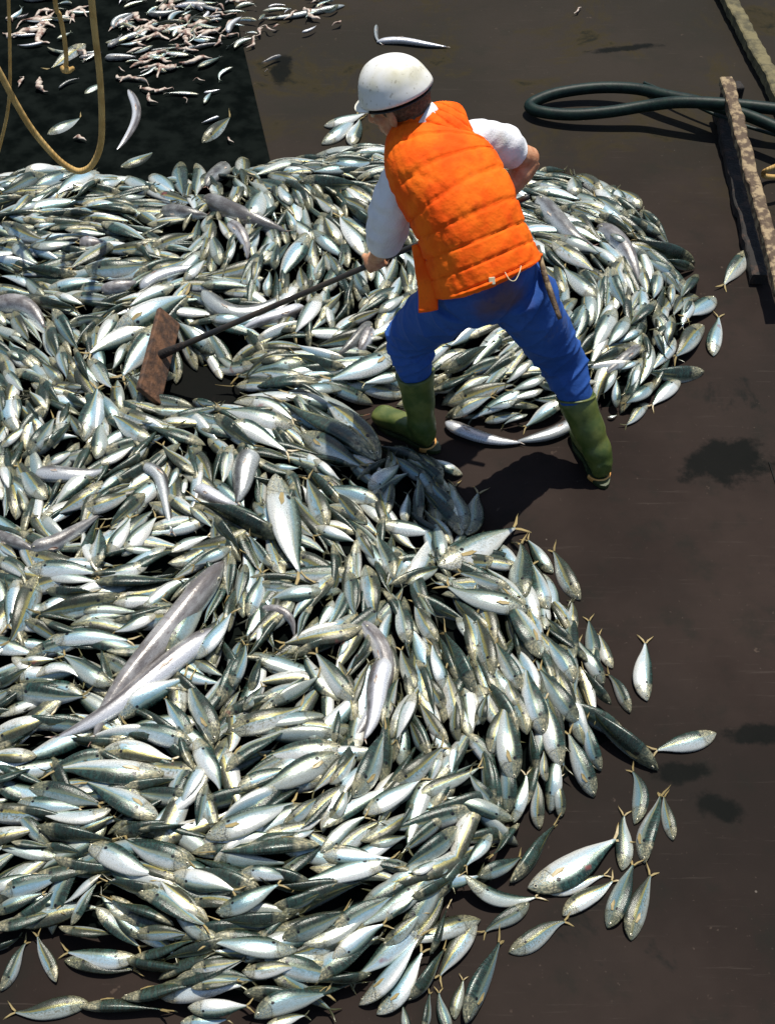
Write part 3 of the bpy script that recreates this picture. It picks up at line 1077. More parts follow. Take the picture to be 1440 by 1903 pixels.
# --- loose filler fish that make up the body of the heap, laid first, following the lie of the fish around them
AC = np.array([P(*f['c'], .1)[:2] for f in ANN]); AD = []
for f in ANN:
    v = P(*f['b'], .1)-P(*f['a'], .1); AD.append(math.atan2(v[1], v[0]))
AD = np.array(AD)
def lie(x, y):
    d2 = (AC[:, 0]-x)**2+(AC[:, 1]-y)**2; k = np.argsort(d2)[:5]; w_ = 1/(d2[k]+.002)
    a = math.atan2((w_*np.sin(2*AD[k])).sum(), (w_*np.cos(2*AD[k])).sum())/2
    if (w_*np.cos(AD[k]-a)).sum() < 0: a += math.pi
    return a
FILL = []
def fill_layer(step, lift, seed):
    r2 = np.random.default_rng(seed)
    yv = GY0
    while yv < GY1:
        xv = GX0
        while xv < GX1:
            x = xv+r2.uniform(-.5, .5)*step; y = yv+r2.uniform(-.5, .5)*step*.8
            xv += step
            i, j = int((x-GX0)/GS), int((y-GY0)/GS)
            if not (0 <= i < nx and 0 <= j < ny) or not IN[i, j] or ED[i, j] < .055: continue
            u_, v_ = proj((x, y, .1))
            if ((u_-378)/95)**2+((v_-708)/58)**2 < 1: continue
            if not (-110 < u_ < 1400 and 200 < v_ < 1960): continue
            L = float(np.clip(r2.normal(.262, .03), .19, .32)); a = lie(x, y)+r2.normal()*.30
            if r2.random() < .25: a += math.pi
            dv = np.array([math.cos(a), math.sin(a), 0])*L/2; c = np.array([x, y, 0.])
            e = ED[min(max(int((x+dv[0]-GX0)/GS), 0), nx-1), min(max(int((y+dv[1]-GY0)/GS), 0), ny-1)]
            ok = all(IN[int(np.clip((x+s_*dv[0]*.9-GX0)/GS, 0, nx-1)), int(np.clip((y+s_*dv[1]*.9-GY0)/GS, 0, ny-1))] for s_ in (-1, 1))
            if not ok: continue
            hh = L*r2.uniform(.105, .135)
            bend = np.array([-dv[1], dv[0], 0])*r2.normal()*.10
            def g(z): return (c-dv+[0, 0, z[0]], c+bend+[0, 0, z[1]], c+dv+[0, 0, z[2]])
            (A, M_, B), pts = settle(g, hh, .6, lift)
            ty = r2.choice(list('SBOGW'), p=[.14, .22, .30, .28, .06]); roll, tint = TY[str(ty)]
            s = 1 if r2.random() < .6 else -1
            FILL.append(dict(geo=(A, M_, B, hh, R(roll)+r2.normal()*.2, s), tint=np.array(tint)+[r2.uniform(-.05, .2), r2.uniform(-.05, .15), 0], rnd=float(r2.random())))
            prof = np.interp(TT, [0, .1, .35, .6, .87, 1], [.2, .6, 1, .8, .2, .15])
            K = 2*M_-(A+B)/2; pp = np.array([(1-t)**2*A+2*(1-t)*t*K+t*t*B for t in TT])
            stamp(pp, hh*prof*.6, pp[:, 2]+hh*.6*prof*.25)
        yv += step*.8
fill_layer(.088, -.1, 3)
order = {'G': 0, 'P': 1, 'O': 1, 'H': 2, 'B': 2, 'S': 3, 'W': 3}
seq = sorted(ANN+HK, key=lambda f: ((order[f['ty']] if f['w'] < 44 else 4) if f['kind'] == 'mackerel' else {'P': 1.6, 'H': 3.2}[f['ty']])+rng.random()*1.5)
for f in seq: place(f)
LOOSE_HK = []

def attrs(me, FC, tint):
    n = len(me.vertices)
    a = me.attributes.new('fcoord', 'FLOAT_VECTOR', 'POINT'); a.data.foreach_set('vector', np.asarray(FC, float).ravel())
    b = me.attributes.new('ftint', 'FLOAT_VECTOR', 'POINT')
    b.data.foreach_set('vector', (np.tile(tint, (n, 1)) if np.ndim(tint) == 1 else tint).ravel())

# the 300 that show largest are things of their own; the rest of the catch is one mass
ANN.sort(key=lambda f: -f['seen']); IND = ANN[:285]; REST = ANN[285:]
Vb = []; Fb = []; Cb = []; Tb = []; Vt = []; Ft = []; ob = ot = 0
for f in FILL+REST:
    g = fish_geo(*f['geo'], 'mackerel', 14, 10, rnd=f['rnd'])
    v, F, fc = g['body']; Vb.append(v); Fb += [tuple(i+ob for i in q_) for q_ in F]; ob += len(v); Cb.append(fc); Tb.append(np.tile(f['tint'], (len(v), 1)))
    v, F = g['tail']; Vb.append(v); base = ob; Fb += [tuple(i+ob for i in q_) for q_ in F]; ob += len(v)
    Cb.append(np.tile([.5, .55, f['rnd']], (len(v), 1))); Tb.append(np.tile([1.0, .1, 0], (len(v), 1)))
me = bpy.data.meshes.new('fish_catch'); me.from_pydata(np.vstack(Vb).tolist(), [], Fb); me.update()
me.polygons.foreach_set('use_smooth', [True]*len(me.polygons)); attrs(me, np.vstack(Cb), np.vstack(Tb))
heap = link('fish_catch', me, 'fish_skin')
tag(heap, 'deep heap of small silver fish spread over the dark deck', 'fish heap', kind='stuff')
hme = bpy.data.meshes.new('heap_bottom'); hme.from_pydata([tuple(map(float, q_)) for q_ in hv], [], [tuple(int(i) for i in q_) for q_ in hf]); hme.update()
link('heap_bottom', hme, 'wet_mat_and_gap_shade', heap)  # near-black colour paints the shade between the fish
print('fill', len(FILL), 'ann', len(ANN))

LAND = [(290, 660, 'the wooden rake board'), (790, 790, "the boot among fish"), (1110, 840, "the boot on bare deck"),
        (150, 318, 'the hanging rope bend'), (700, 485, "the hand gripping the pole"), (210, 1290, 'the crossed pale hakes'),
        (690, 1270, 'the twisted purple hake'), (460, 590, "the curved pale hake"), (1130, 1360, "the long fat green fish"),
        (1075, 1600, "the large white fish"), (900, 1815, "the largest blue fish"), (100, 1840, "the bare deck gap"),
        (430, 890, 'the short broad pale hake'), (290, 935, "the thin bent hake"), (460, 400, "the tapering hake"),
        (1060, 400, "the worker's bent hakes"), (1200, 1240, "the lone fish"), (900, 790, 'the space between the boots'),
        (1340, 560, "the timber beam"), (40, 610, 'the humped purple hake'), (620, 290, 'the helmet'), (120, 980, 'the blunt grey hake'), (960, 1000, "the cream-white fish"),
        (0, 1440, 'the left edge of the photo'), (600, 1880, "the heap's bottom rim")]
HUE = {'S': 'bright silver', 'B': 'blue-backed silver', 'O': 'speckled olive-gold', 'G': 'dark green-backed', 'W': 'white-bellied', 'P': 'purple-brown', 'H': 'pale belly-up'}
DIRS = ['right', 'lower right', 'bottom', 'lower left', 'left', 'upper left', 'top', 'upper right']
ORD = ['nearest', 'second nearest', 'third nearest', 'fourth nearest', 'fifth nearest', 'sixth nearest', 'seventh nearest', 'eighth nearest', 'ninth nearest', 'tenth nearest', 'eleventh nearest', 'twelfth nearest']
cls = {}
for f in IND:
    a, b = np.array(f['a']), np.array(f['b'])
    ang = math.degrees(math.atan2(a[1]-b[1], a[0]-b[0])); dr = DIRS[int(round(ang/45)) % 8]
    c = (a+b)/2; L = min(LAND, key=lambda l: math.hypot(l[0]-c[0], l[1]-c[1])); f['dist'] = math.hypot(L[0]-c[0], L[1]-c[1])
    cls.setdefault((f['ty'], dr, L[2]), []).append(f)
for (ty, dr, ln), fs in cls.items():
    fs.sort(key=lambda f: f['dist'])
    for i, f in enumerate(fs):
        f['label'] = f"{HUE[ty]} fish, head to the {dr}, {ORD[i]} to {ln}"
SPECIAL = {(1202, 1303): 'lone bright fish lying by itself on the open deck, head down', (1330, 1362): 'slim grey-blue fish stuck out sideways from the heap onto the deck',
           (1388, 465): 'stray blue-green fish pointing up towards the fallen timber', (1325, 662): 'small stray fish with a kinked tail beside the far heap',
           (1222, 1432): 'long fat dark green-backed fish lying slantwise on the heap edge', (980, 1650): 'large bright white fish with yellow tail lying across the heap tip',
           (865, 1903): 'largest blue fish of all, lying at the bottom tip of the heap', (821, 1048): 'cream-white fish with its yellow tail fanned at the shadow edge',
           (1308, 690): 'dark green fish jutting out level from the far heap', (166, 1864): 'speckled fish alone on the bare deck gap at the bottom',
           (105, 1825): 'upright speckled fish with reddish tail beside the bare deck gap', (290, 605): 'cream fish propped tail down against the rake board',
           (220, 612): 'long white fish lying over the top of the rake board'}
def make_fish(f, name, cat, label, group, kind):
    g = fish_geo(*f['geo'], kind, 26, 16, rnd=f['rnd'])
    base = np.array(f['geo'][1]); r = root(name, base, label, cat, group)
    v, F, fc = g['body']; o = mk('body', v, F, 'fish_skin', r); attrs(o.data, fc, np.clip(f['tint'], 0, 1.1))
    v, F = g['tail']; mk('tail_fin', v, F, 'fish_fin' if kind == 'mackerel' else 'scrap_flesh', r, smooth=False)
    if f['seen'] > 6000 or kind == 'hake':
        v, F = g['fin']; mk('side_fin', v, F, 'fish_fin' if kind == 'mackerel' else 'scrap_flesh', r, smooth=False)
    v, F = g['ring']; e = mk('eye', v, F, 'eye_ring', r); e['_base'] = [float(q_) for q_ in np.array(v).mean(0)]
    v, F = g['eye']; mk('pupil', v, F, 'eye', e)
    return r
for f in IND:
    lb = SPECIAL.get((int(f['a'][0]), int(f['a'][1])), f['label'])
    make_fish(f, 'fish', 'fish', lb, 'small silver fish of the catch on the deck', 'mackerel')
HL = ['long pale hake stretched slantwise over a purple one', 'large purple-brown hake under the long pale one', 'narrow white-bellied hake beside the large purple one', 'twisted purple-brown hake curling through the middle of the heap',
      'pale hake lying straight beside the twisted purple one', 'small arched purple hake curled near the twisted one', 'pale hake lying level above the blue-white fish under the rake', 'thin bent pale hake hanging below the rake board',
      'blunt-headed grey hake lying along the heap by the photo edge', 'small purple hake crossing at the photo edge', 'short broad pale hake, standing steeply, below the rake pole', 'pink-headed pale hake folded at the foot of the broad one',
      'humped purple hake near the photo edge level with the rake', 'pale arched hake above the rake board', 'curved pale hake lying beneath the rake pole', 'straight pale hake just under the rake pole',
      'tapering purple hake pointing down from the mat edge', 'short purple hake standing at the mat edge', 'small purple hake curving below the tapering one', 'lean purple hake beside the worker\'s bent knee',
      'stubby purple hake next to the lean one by the knee', 'small purple hake low in the far heap rows', 'pinkish purple hake lying level near the mat edge', 'dull purple hake above the pale arched one',
      'thick bent purple hake with open mouth behind the worker', 'long purple hake curving down the middle of the far heap', 'reddish slim hake above the far knee boot', 'white hake on the rim of fish between the boots, nearer the sunk boot',
      'white hake on the rim of fish between the boots, nearer the bare-deck boot']
for f, lb in zip(HK, HL):
    make_fish(f, 'hake', 'hake', lb, 'hakes lying among the small fish', 'hake')
# ------------------------------------------------------------------ things about the deck
# loose fish and scraps on the mat
def loose(a, b, w_, ty, name, label, cat, group=None, kind='mackerel', mid=None):
    f = dict(a=a, b=b, w=w_, ty=ty, dn=False, mid=mid, kind=kind); aa, bb = np.array(a, float), np.array(b, float)
    f['len'] = np.linalg.norm(bb-aa); f['c'] = (aa+bb)/2 if mid is None else (aa+bb+2*np.array(mid))/4; f['seen'] = 3000
    place(f, 1.0); return make_fish(f, name, cat, label, group, kind)
SG = 'stray fish on the black mat'
loose((88, 253), (160, 214), 24, 'B', 'fish', 'pale silver fish alone on the black mat inside the rope loop', 'fish', SG)
loose((376, 268), (436, 210), 26, 'O', 'fish', 'olive fish alone on the black mat near its edge', 'fish', SG)
loose((160, 82), (84, 136), 20, 'O', 'fish', 'brownish fish with forked tail on the mat beneath the short rope', 'fish', SG)
loose((222, 312), (298, 275), 20, 'O', 'fish', 'torn yellowish fish on the mat at the far rim of the heap', 'fish', SG)
loose((158, 178), (198, 148), 14, 'S', 'fish', 'tiny silver fish on the mat behind the rope', 'fish', SG)
loose((598, 268), (676, 206), 24, 'S', 'fish', 'silver fish sticking up at an angle beside the helmet, lower one', 'fish', SG.replace('on the black mat', 'by the helmet'))
loose((602, 234), (690, 206), 18, 'S', 'fish', 'slim silver fish beside the helmet brim, upper one', 'fish', SG.replace('on the black mat', 'by the helmet'))
loose((655, 272), (668, 214), 28, 'B', 'fish', 'round-bodied fish standing beneath the helmet brim', 'fish', SG.replace('on the black mat', 'by the helmet'))
loose((238, 166), (208, 290), 17, 'H', 'hake', 'pale hake bent like a hook alone on the black mat', 'hake', kind='hake', mid=(250, 232))
loose((700, 78), (838, 88), 11, 'H', 'hake', 'thin pinkish eel-like fish lying on bare deck above the helmet', 'hake', kind='hake', mid=(768, 78))
loose((700, 46), (712, 84), 8, 'H', 'hake', 'short pink end of fish beside the eel-like one above the helmet', 'hake', kind='hake', mid=(700, 68))
loose((640, 10), (480, 34), 10, 'H', 'hake', 'long thin pale fish at the top of the photo beside the scraps', 'hake', kind='hake', mid=(560, 26))

def scrap(px, py, size, seed, z=.015):
    r2 = np.random.default_rng(seed); c = P(px, py, z); a = r2.uniform(0, 6.28); L = size*r2.uniform(1.2, 3.6)
    d = np.array([math.cos(a), math.sin(a), 0]); s = np.array([-d[1], d[0], 0])
    pts = [c-d*L/2, c-d*L*.15+s*L*r2.uniform(-.3, .3)+[0, 0, .01], c+d*L*.2+s*L*r2.uniform(-.3, .3)+[0, 0, r2.uniform(0, .02)], c+d*L/2]
    v, F = tube(pts, [size*.05, size*r2.uniform(.12, .34), size*r2.uniform(.08, .26), size*.03], 14, 8, flat=.7)
    v = v+(wob(v, 90, seed % 3)[:, None])*size*.13*np.array([1, 1, .6]); v[:, 2] = np.maximum(v[:, 2], .015)
    return v, F
CL = [(70, 25, 40, 8), (60, 50, 30, 5), (125, 45, 30, 6), (290, 25, 60, 22), (330, 60, 60, 26), (355, 45, 50, 18), (250, 75, 30, 10), (410, 50, 60, 16), (480, 45, 50, 9), (570, 15, 40, 8), (300, 120, 30, 8), (230, 45, 25, 6), (385, 15, 60, 12), (150, 130, 60, 5), (330, 150, 70, 7), (70, 90, 50, 4), (230, 95, 60, 5), (400, 110, 40, 3)]
sv = []; k = 0
r3 = np.random.default_rng(11)
for cx, cy, sp, n in CL:
    for i in range(n):
        k += 1; sv.append(scrap(cx+r3.normal()*sp*.75, max(cy+r3.normal()*sp*.5, -60), r3.uniform(.022, .075), k, .022))
sv = sv[::2]
fv = []; ff = []; fc_ = []; ft_ = []; o2 = 0
for cx, cy, sp_, n in CL:
    for i in range(int(n*.75)):
        px, py = cx+r3.normal()*sp_*.8, max(cy+r3.normal()*sp_*.55, -60); c0 = P(px, py, .03); an_ = r3.uniform(-.3, 1.3)+(math.pi if r3.random() < .5 else 0)
        L_ = r3.uniform(.07, .20); dv_ = np.array([math.cos(an_), math.sin(an_), r3.uniform(-.1, .1)])*L_/2; ty_ = str(r3.choice(list('SOHPB'), p=[.25, .3, .2, .1, .15])); rl_, ti_ = TY[ty_]
        g_ = fish_geo(c0-dv_, c0+np.array([-dv_[1], dv_[0], 0])*r3.normal()*.3, c0+dv_, L_*r3.uniform(.07, .13), R(rl_)+r3.normal()*.5, 1, 'hake' if ty_ in 'HP' else 'mackerel', 12, 8, rnd=float(r3.random()))
        for key in ('body', 'tail'):
            t_ = g_[key]; v_ = t_[0].copy(); v_[:, 2] = np.maximum(v_[:, 2], .016); fv.append(v_); ff += [tuple(i_+o2 for i_ in q_) for q_ in t_[1]]; o2 += len(v_)
            fc_.append(t_[2] if key == 'body' else np.tile([.5, .5, .3], (len(v_), 1))); ft_.append(np.tile(np.array(ti_)+[.2, 0, 0], (len(v_), 1)))
me = bpy.data.meshes.new('small_fish_litter'); me.from_pydata(np.vstack(fv).tolist(), [], ff); me.update(); me.polygons.foreach_set('use_smooth', [True]*len(me.polygons)); attrs(me, np.vstack(fc_), np.vstack(ft_))
tag(link('small_fish_litter', me, 'fish_skin'), 'litter of small and broken fish strewn among the pink scraps', 'fish litter', kind='stuff')
V, F = join(sv); o = mk('fish_scraps', V, F, 'scrap_flesh'); tag(o, 'scattered pink fish scraps and guts across the far mat', 'fish scraps', kind='stuff')
for i, (px, py, s_, lb) in enumerate([(285, 182, .045, 'round pink scrap on the mat above the hooked hake'), (148, 260, .035, 'ragged white scrap on the mat beside the rope bend'), (312, 130, .06, 'large reddish torn fish piece in the middle of the mat'),
                                     (345, 188, .02, 'tiny pink scrap near the middle of the mat'), (430, 260, .022, 'faint brown scrap next to the olive fish'), (415, 76, .04, 'pale lump of flesh at the mat edge below the main scraps'),
                                     (496, 134, .022, 'white crumb on bare deck just off the mat'), (1072, 20, .035, 'white scrap alone on bare deck at the top'), (228, 128, .022, 'yellow crumb on the mat below the scraps'),
                                     (370, 150, .022, 'dull brown crumb on the mat above the olive fish'), (395, 298, .0, '')]):
    if not s_: continue
    v, F = scrap(px, py, s_, 100+i, .026 if px < 470 else .012)
    if px > 470: pass
    tag(mk('fish_scrap', v, F, 'scrap_flesh'), lb, 'fish scrap', 'single scraps of fish')

# hoses
def tubething(name, pts, r, mat, label, cat, n=80, group=None, M=14):
    v, F = tube(pts, r, n, M); o = mk(name, v, F, mat); return tag(o, label, cat, group)
hr = .030
hp = [(1500, 262, .14), (1440, 236, .15), (1380, 212, .15), (1300, 190, .13), (1240, 178, .11), (1180, 165, .09), (1110, 163, .075), (1040, 172, .06), (998, 186, .05), (984, 198, .045),
      (1005, 208, .05), (1060, 213, .06), (1130, 208, .08), (1200, 197, .11), (1260, 190, .15), (1330, 192, .17), (1400, 198, .17), (1500, 210, .17)]
tubething('rubber_hose', [P(*p) for p in hp], hr, 'hose_rubber', 'thick black-green rubber hose looped back on itself on the deck', 'hose', 140)
tubething('thin_hose', [P(1196, 154, .05), P(1225, 166, .06), P(1262, 182, .07), P(1330, 214, .06), P(1390, 236, .05), P(1500, 268, .04)], .009, 'hose_rubber', 'thin dark cable crossing under the thick hose loop', 'cable', 50)
# timbers
def beam(name, a, b, w_, h_, mat, label, cat, seed=0, grp=None):
    a, b = np.array(a), np.array(b); t = unit(b-a); s = unit(np.cross(t, [0, 0, 1])); u_ = np.cross(s, t); n = 60
    V = []; L = np.linalg.norm(b-a)
    prof = [(1, .82), (.82, 1), (-.82, 1), (-1, .82), (-1, -.82), (-.82, -1), (.82, -1), (1, -.82)]
    for i in range(n+1):
        c = a+(b-a)*i/n
        for x, y in prof: V.append(c+s*x*w_/2+u_*y*h_/2)
    V = np.array(V); V += wob(V, 60, seed)[:, None]*.003+wob(V, 14, seed+1)[:, None]*np.array([.004, .0, .003])
    m = 8; F = [(i*m+k, i*m+(k+1) % m, (i+1)*m+(k+1) % m, (i+1)*m+k) for i in range(n) for k in range(m)]+[tuple(range(m))[::-1], tuple(n*m+k for k in range(m))]
    return tag(mk(name, V, F, mat, smooth=False), label, cat, grp)
beam('timber_pole', P(1348, 150, .20), P(1452, 545, .13), .062, .05, 'rust_timber', 'rough scabby brown pole propped above the darker beam', 'timber')
beam('timber_beam', P(1338, 205, .03), P(1408, 520, .03), .07, .05, 'dark_timber', 'dark rust-stained beam lying on the deck below the brown pole', 'timber')
beam('deck_plank', P(1332, -40, .05), P(1475, 235, .05), .075, .06, 'mossy_timber', 'long mossy plank slanting across the far corner of the deck', 'plank')
# short prop under the head of the pole
v, F = box(P(1356, 186, .09)-np.array([0, 0, 0]), ((1, .2, 0), (-.2, 1, 0), (0, 0, 1)), (.05, .035, .088), .15)
tag(mk('wood_block', v, F, 'dark_timber', smooth=False), 'dark wood block under the head of the brown pole', 'block')
tubething('rope_end', [P(1500, 300, .16), P(1452, 306, .18), P(1425, 316, .16), P(1418, 322, .10), P(1425, 328, .03), P(1480, 330, .02)], .012, 'rope_fibre', 'short yellow rope end beside the brown pole', 'rope', 30)

# hanging ropes, in a plane above the far rim of the heap
RY = float(P(150, 318, .42)[1])
def rope(px, r, label, name='hanging_rope', n=90):
    pts = [PY(x, y, RY+dy) for x, y, dy in px]
    v, F = tube(pts, r, n, 12); o = mk(name, v, F, 'rope_fibre'); return tag(o, label, 'rope', 'yellow ropes hanging over the far heap')
rope([(-150, -120, .0), (-60, 30, 0), (0, 135, 0), (28, 188, 0), (62, 243, 0), (104, 292, 0), (132, 313, 0), (152, 318, 0), (172, 306, 0), (187, 272, 0), (190, 220, 0), (186, 140, 0), (178, 70, 0), (170, -10, 0), (150, -260, 0), (140, -420, 0)], [.0135, .0135], 'thick yellow rope hanging in a wide U over the heap rim', n=140)
rope([(10, -260, .1), (16, -20, .1), (19, 90, .1), (18, 180, .1), (6, 250, .1), (-30, 380, .1)], .007, 'thin rope strand hanging by the photo edge behind the U loop')
rope([(90, -260, .1), (102, -10, .1), (112, 30, .1), (120, 70, .1), (124, 112, .1), (121, 126, .1), (128, 128, .1)], .0095, 'short rope with a knotted end inside the U loop')
v, F = tube([PY(116, 124, RY+.1), PY(120, 130, RY+.09), PY(128, 131, RY+.1), PY(138, 126, RY+.11)], [.010, .014, .012, .008], 16, 10)
tag(mk('rope_knot', v, F, 'rope_fibre'), 'knot at the end of the short hanging rope', 'rope knot')

# ------------------------------------------------------------------ the rake
RB = (P(314, 588, .17)+P(276, 738, .15))/2; HL_ = P(702, 486, .70); RD = unit(HL_-RB)
v, F = tube([RB+RD*.01, RB+RD*.6, RB+RD*1.2, RB+RD*1.66], [.0125, .011, .0105, .0105], 60, 14)
rk = root('deck_rake', RB, 'long-handled wooden rake pushed by the worker, its board sunk in the fish', 'rake')
mk('handle', v, F, 'pole_metal', rk)
b0, b1 = P(314, 588, .17), P(276, 738, .15)
ax = unit(b1-b0); nrm = unit(np.cross(ax, [0, 0, 1])); upv = unit(np.cross(nrm, ax))
if upv[2] < 0: upv = -upv
tl = unit(upv*.80+np.array([-.60, .1, 0])); tl = unit(tl-ax*np.dot(tl, ax)); nn = unit(np.cross(ax, tl))
v, F = box((b0+b1)/2, (ax, tl, nn), (np.linalg.norm(b1-b0)/2,   .060, .012), .25)
mk('blade', v, F, 'blade_wood', rk, smooth=False)
v, F = tube([RB, RB+RD*.05, RB+RD*.13], [.020, .018, .014], 16, 12)
mk('socket', v, F, 'dark_timber', rk)

# ------------------------------------------------------------------ the worker
J = dict(ankL=P(785, 795, .09), kneeL=P(762, 628, .50), hipL=P(845, 548, .84), ankR=P(1114, 850, .09), kneeR=P(1040, 665, .46), hipR=P(962, 540, .85),
         pel=P(900, 525, .90), waist=P(870, 450, 1.02), chest=P(825, 330, 1.17), neck=P(782, 236, 1.285), head=P(741, 193, 1.36),
         shL=P(757, 322, 1.185), elL=P(722, 432, .93), shR=P(878, 262, 1.22), elR=P(985, 296, 1.06))
J['wrL'] = HL_+np.array([.0, -.035, .055]); gR = RB+RD*1.49; J['wrR'] = gR+np.array([.06, .04, .04])
base = P(955, 850, 0)
pr = root('person', base, 'worker in white helmet, orange quilted vest, blue trousers and green boots raking the fish', 'person')
def seg(a, b, bulge=None, n=9): 
    return [a, (a+b)/2+(bulge if bulge is not None else 0), b]
def limb(pts, rad, n=28, M=20): return tube(pts, rad, n, M)
# head frame: looks down and away over the heap
fd = unit((-.82, .32, -.36)); lat = unit(np.cross((0, 0, 1), fd)); hu = unit(np.cross(fd, lat))      # face, left ear side, crown
hu = unit(hu)
hc = J['head']
def hpnt(f, l, u_): return hc+fd*f+lat*l+hu*u_
parts = [ell(hpnt(-.010, 0, .030), (fd, lat, hu), (.098, .078, .095)), ell(hpnt(.028, 0, -.038), (fd, lat, hu), (.066, .060, .078)),
         ell(hpnt(.062, 0, -.085), (fd, lat, hu), (.026, .028, .022)), ell(hpnt(.088, 0, .018), (fd, lat, hu), (.018, .055, .014)),
         ell(hpnt(.086, 0, -.062), (fd, lat, hu), (.016, .026, .008)), ell(hpnt(.086, 0, -.076), (fd, lat, hu), (.014, .022, .008))]
v, F = tube([hpnt(.084, 0, .012), hpnt(.104, 0, -.014), hpnt(.116, 0, -.034), hpnt(.096, 0, -.044)], [.009, .012, .016, .010], 14, 12); parts.append((v, F))
for s_ in (1, -1):
    parts.append(ell(hpnt(-.004, s_*.080, -.008), (unit(fd-lat*s_*.3), hu, lat), (.020, .034, .009)))
    parts.append(ell(hpnt(.055, s_*.042, -.020), (fd, lat, hu), (.030, .026, .022)))
parts.append(limb([hpnt(-.03, 0, -.05), (hpnt(-.035, 0, -.09)+J['neck'])/2, J['neck'], J['neck']*.75+J['chest']*.25], [.058, .056, .062, .075]))
parts.append(limb([J['neck']*.8+J['chest']*.2, J['chest'], J['waist'], J['pel']], [.07, .115, .105, .12]))
parts.append(limb([J['shL'], J['chest']*.5+J['neck']*.5-np.array([0, 0, .02]), J['shR']], [.045, .05, .045]))
parts.append(limb([J['hipL'], J['pel'], J['hipR']], [.085, .10, .085]))
for s_ in 'LR':
    parts.append(limb([J['hip'+s_], (J['hip'+s_]+J['knee'+s_])/2, J['knee'+s_], (J['knee'+s_]*.6+J['ank'+s_]*.4), J['ank'+s_]], [.085, .075, .055, .055, .04]))
    parts.append(limb([J['sh'+s_], (J['sh'+s_]+J['el'+s_])/2, J['el'+s_]], [.058, .050, .042]))
    e, w_ = J['el'+s_], J['wr'+s_]
    parts.append(limb([e, e*.65+w_*.35, w_], [.042, .045, .029]))
def hand(wrist, grip, s_):
    """palm laid along the handle, four fingers wrapped round it, thumb closing from the other side"""
    out = []; t = RD; toh = unit(wrist-grip-t*np.dot(wrist-grip, t)); sd_ = np.cross(t, toh); r = .016
    r = .011; pc = grip+toh*(r+.012)
    out.append(box(pc, (t, sd_, toh), (.041, .034, .014), .45)); out.append(ell(pc+toh*.006, (t, sd_, toh), (.044, .036, .018)))
    out.append(limb([wrist, (wrist+pc)/2+toh*.004, pc], [.028, .026, .026], 10, 14))
    for k, (o_, ln, rr) in enumerate(((-.031, 1.0, .0088), (-.0105, 1.08, .0092), (.0105, 1.02, .0088), (.031, .85, .0078))):
        pts = []
        for a in (60, 100, 150, 200, 245):
            an = R(a*ln if ln < 1 else a); q_ = grip+t*o_+(toh*math.cos(an-R(0))+sd_*math.sin(an))*(r+rr*.95); pts.append(q_)
        pts[0] = pc+t*o_+sd_*.030-toh*.004
        out.append(tube(pts, [rr*1.08, rr*1.05, rr, rr*.92, rr*.75], 18, 10))
    th = [pc-t*s_*.030-sd_*.018, pc-t*s_*.040-sd_*.034-toh*.010, grip-t*s_*.028-sd_*(r+.012)-toh*.006, grip-t*s_*.004-sd_*(r*.5)-toh*(r+.009)]
    out.append(tube(th, [.014, .0125, .011, .008], 16, 10))
    return out
parts += hand(J['wrL'], HL_, 1); parts += hand(J['wrR'], gR, -1)
V, F, N = remesh(parts, .0042, 4, .5)
body = mk('body', V, F, 'skin', pr)
# eyes
for s_ in (1, -1):
    v, F = ell(hpnt(.083, s_*.031, -.006), (fd, lat, hu), (.012, .014, .009), 10, 14)
    mk('eye', v, F, 'white_strap', pr)
# hair: short, showing at the nape and temple under the helmet
v, F = ell(hpnt(-.022, 0, .020), (fd, lat, hu), (.096, .0835, .080)); V_, F_, N_ = remesh([(v, F), ell(hpnt(-.060, 0, -.030), (fd, lat, hu), (.044, .062, .040))], .006, 2)
V_ = V_+N_*(wob(V_, 240)*.0015)[:, None]; mk('hair', V_, F_, 'hair', pr)

# helmet: smooth dome with a low ridge, short peak, inner band and clip
hb = .034   # rim height above head centre
V = []; F = []; n, m = 26, 56
for i in range(n+1):
    th = (math.pi/2)*i/n
    for k in range(m):
        ph = 2*math.pi*k/m; cf, cl = math.cos(ph), math.sin(ph)
        rf = .121 if cf > 0 else .127; x = rf*cf*math.sin(th); y = .107*cl*math.sin(th); z = .122*math.cos(th)**.9
        z += .007*math.exp(-(y/.020)**2)*math.sin(th*.9+.35)*(1 if i < n-2 else .3)
        fl = max(0, th-1.30)/.27; x *= 1+.05*fl; y *= 1+.05*fl
        V.append(hpnt(x-.004, y, z+hb+.008))
V = np.array(V); o_ = m*(n+1)
F = [(i*m+k, (i+1)*m+k, (i+1)*m+(k+1) % m, i*m+(k+1) % m) for i in range(n) for k in range(m)]
cen = hpnt(-.004, 0, hb); IV = cen+(V-cen)*.965; V = np.vstack([V, IV]); F += [tuple(i+o_ for i in q_)[::-1] for q_ in F]
F += [(n*m+k, o_+n*m+k, o_+n*m+(k+1) % m, n*m+(k+1) % m) for k in range(m)]
he = mk('helmet', V, F, 'helmet_shell', pr); he['_base'] = [float(q_) for q_ in V.mean(0)]
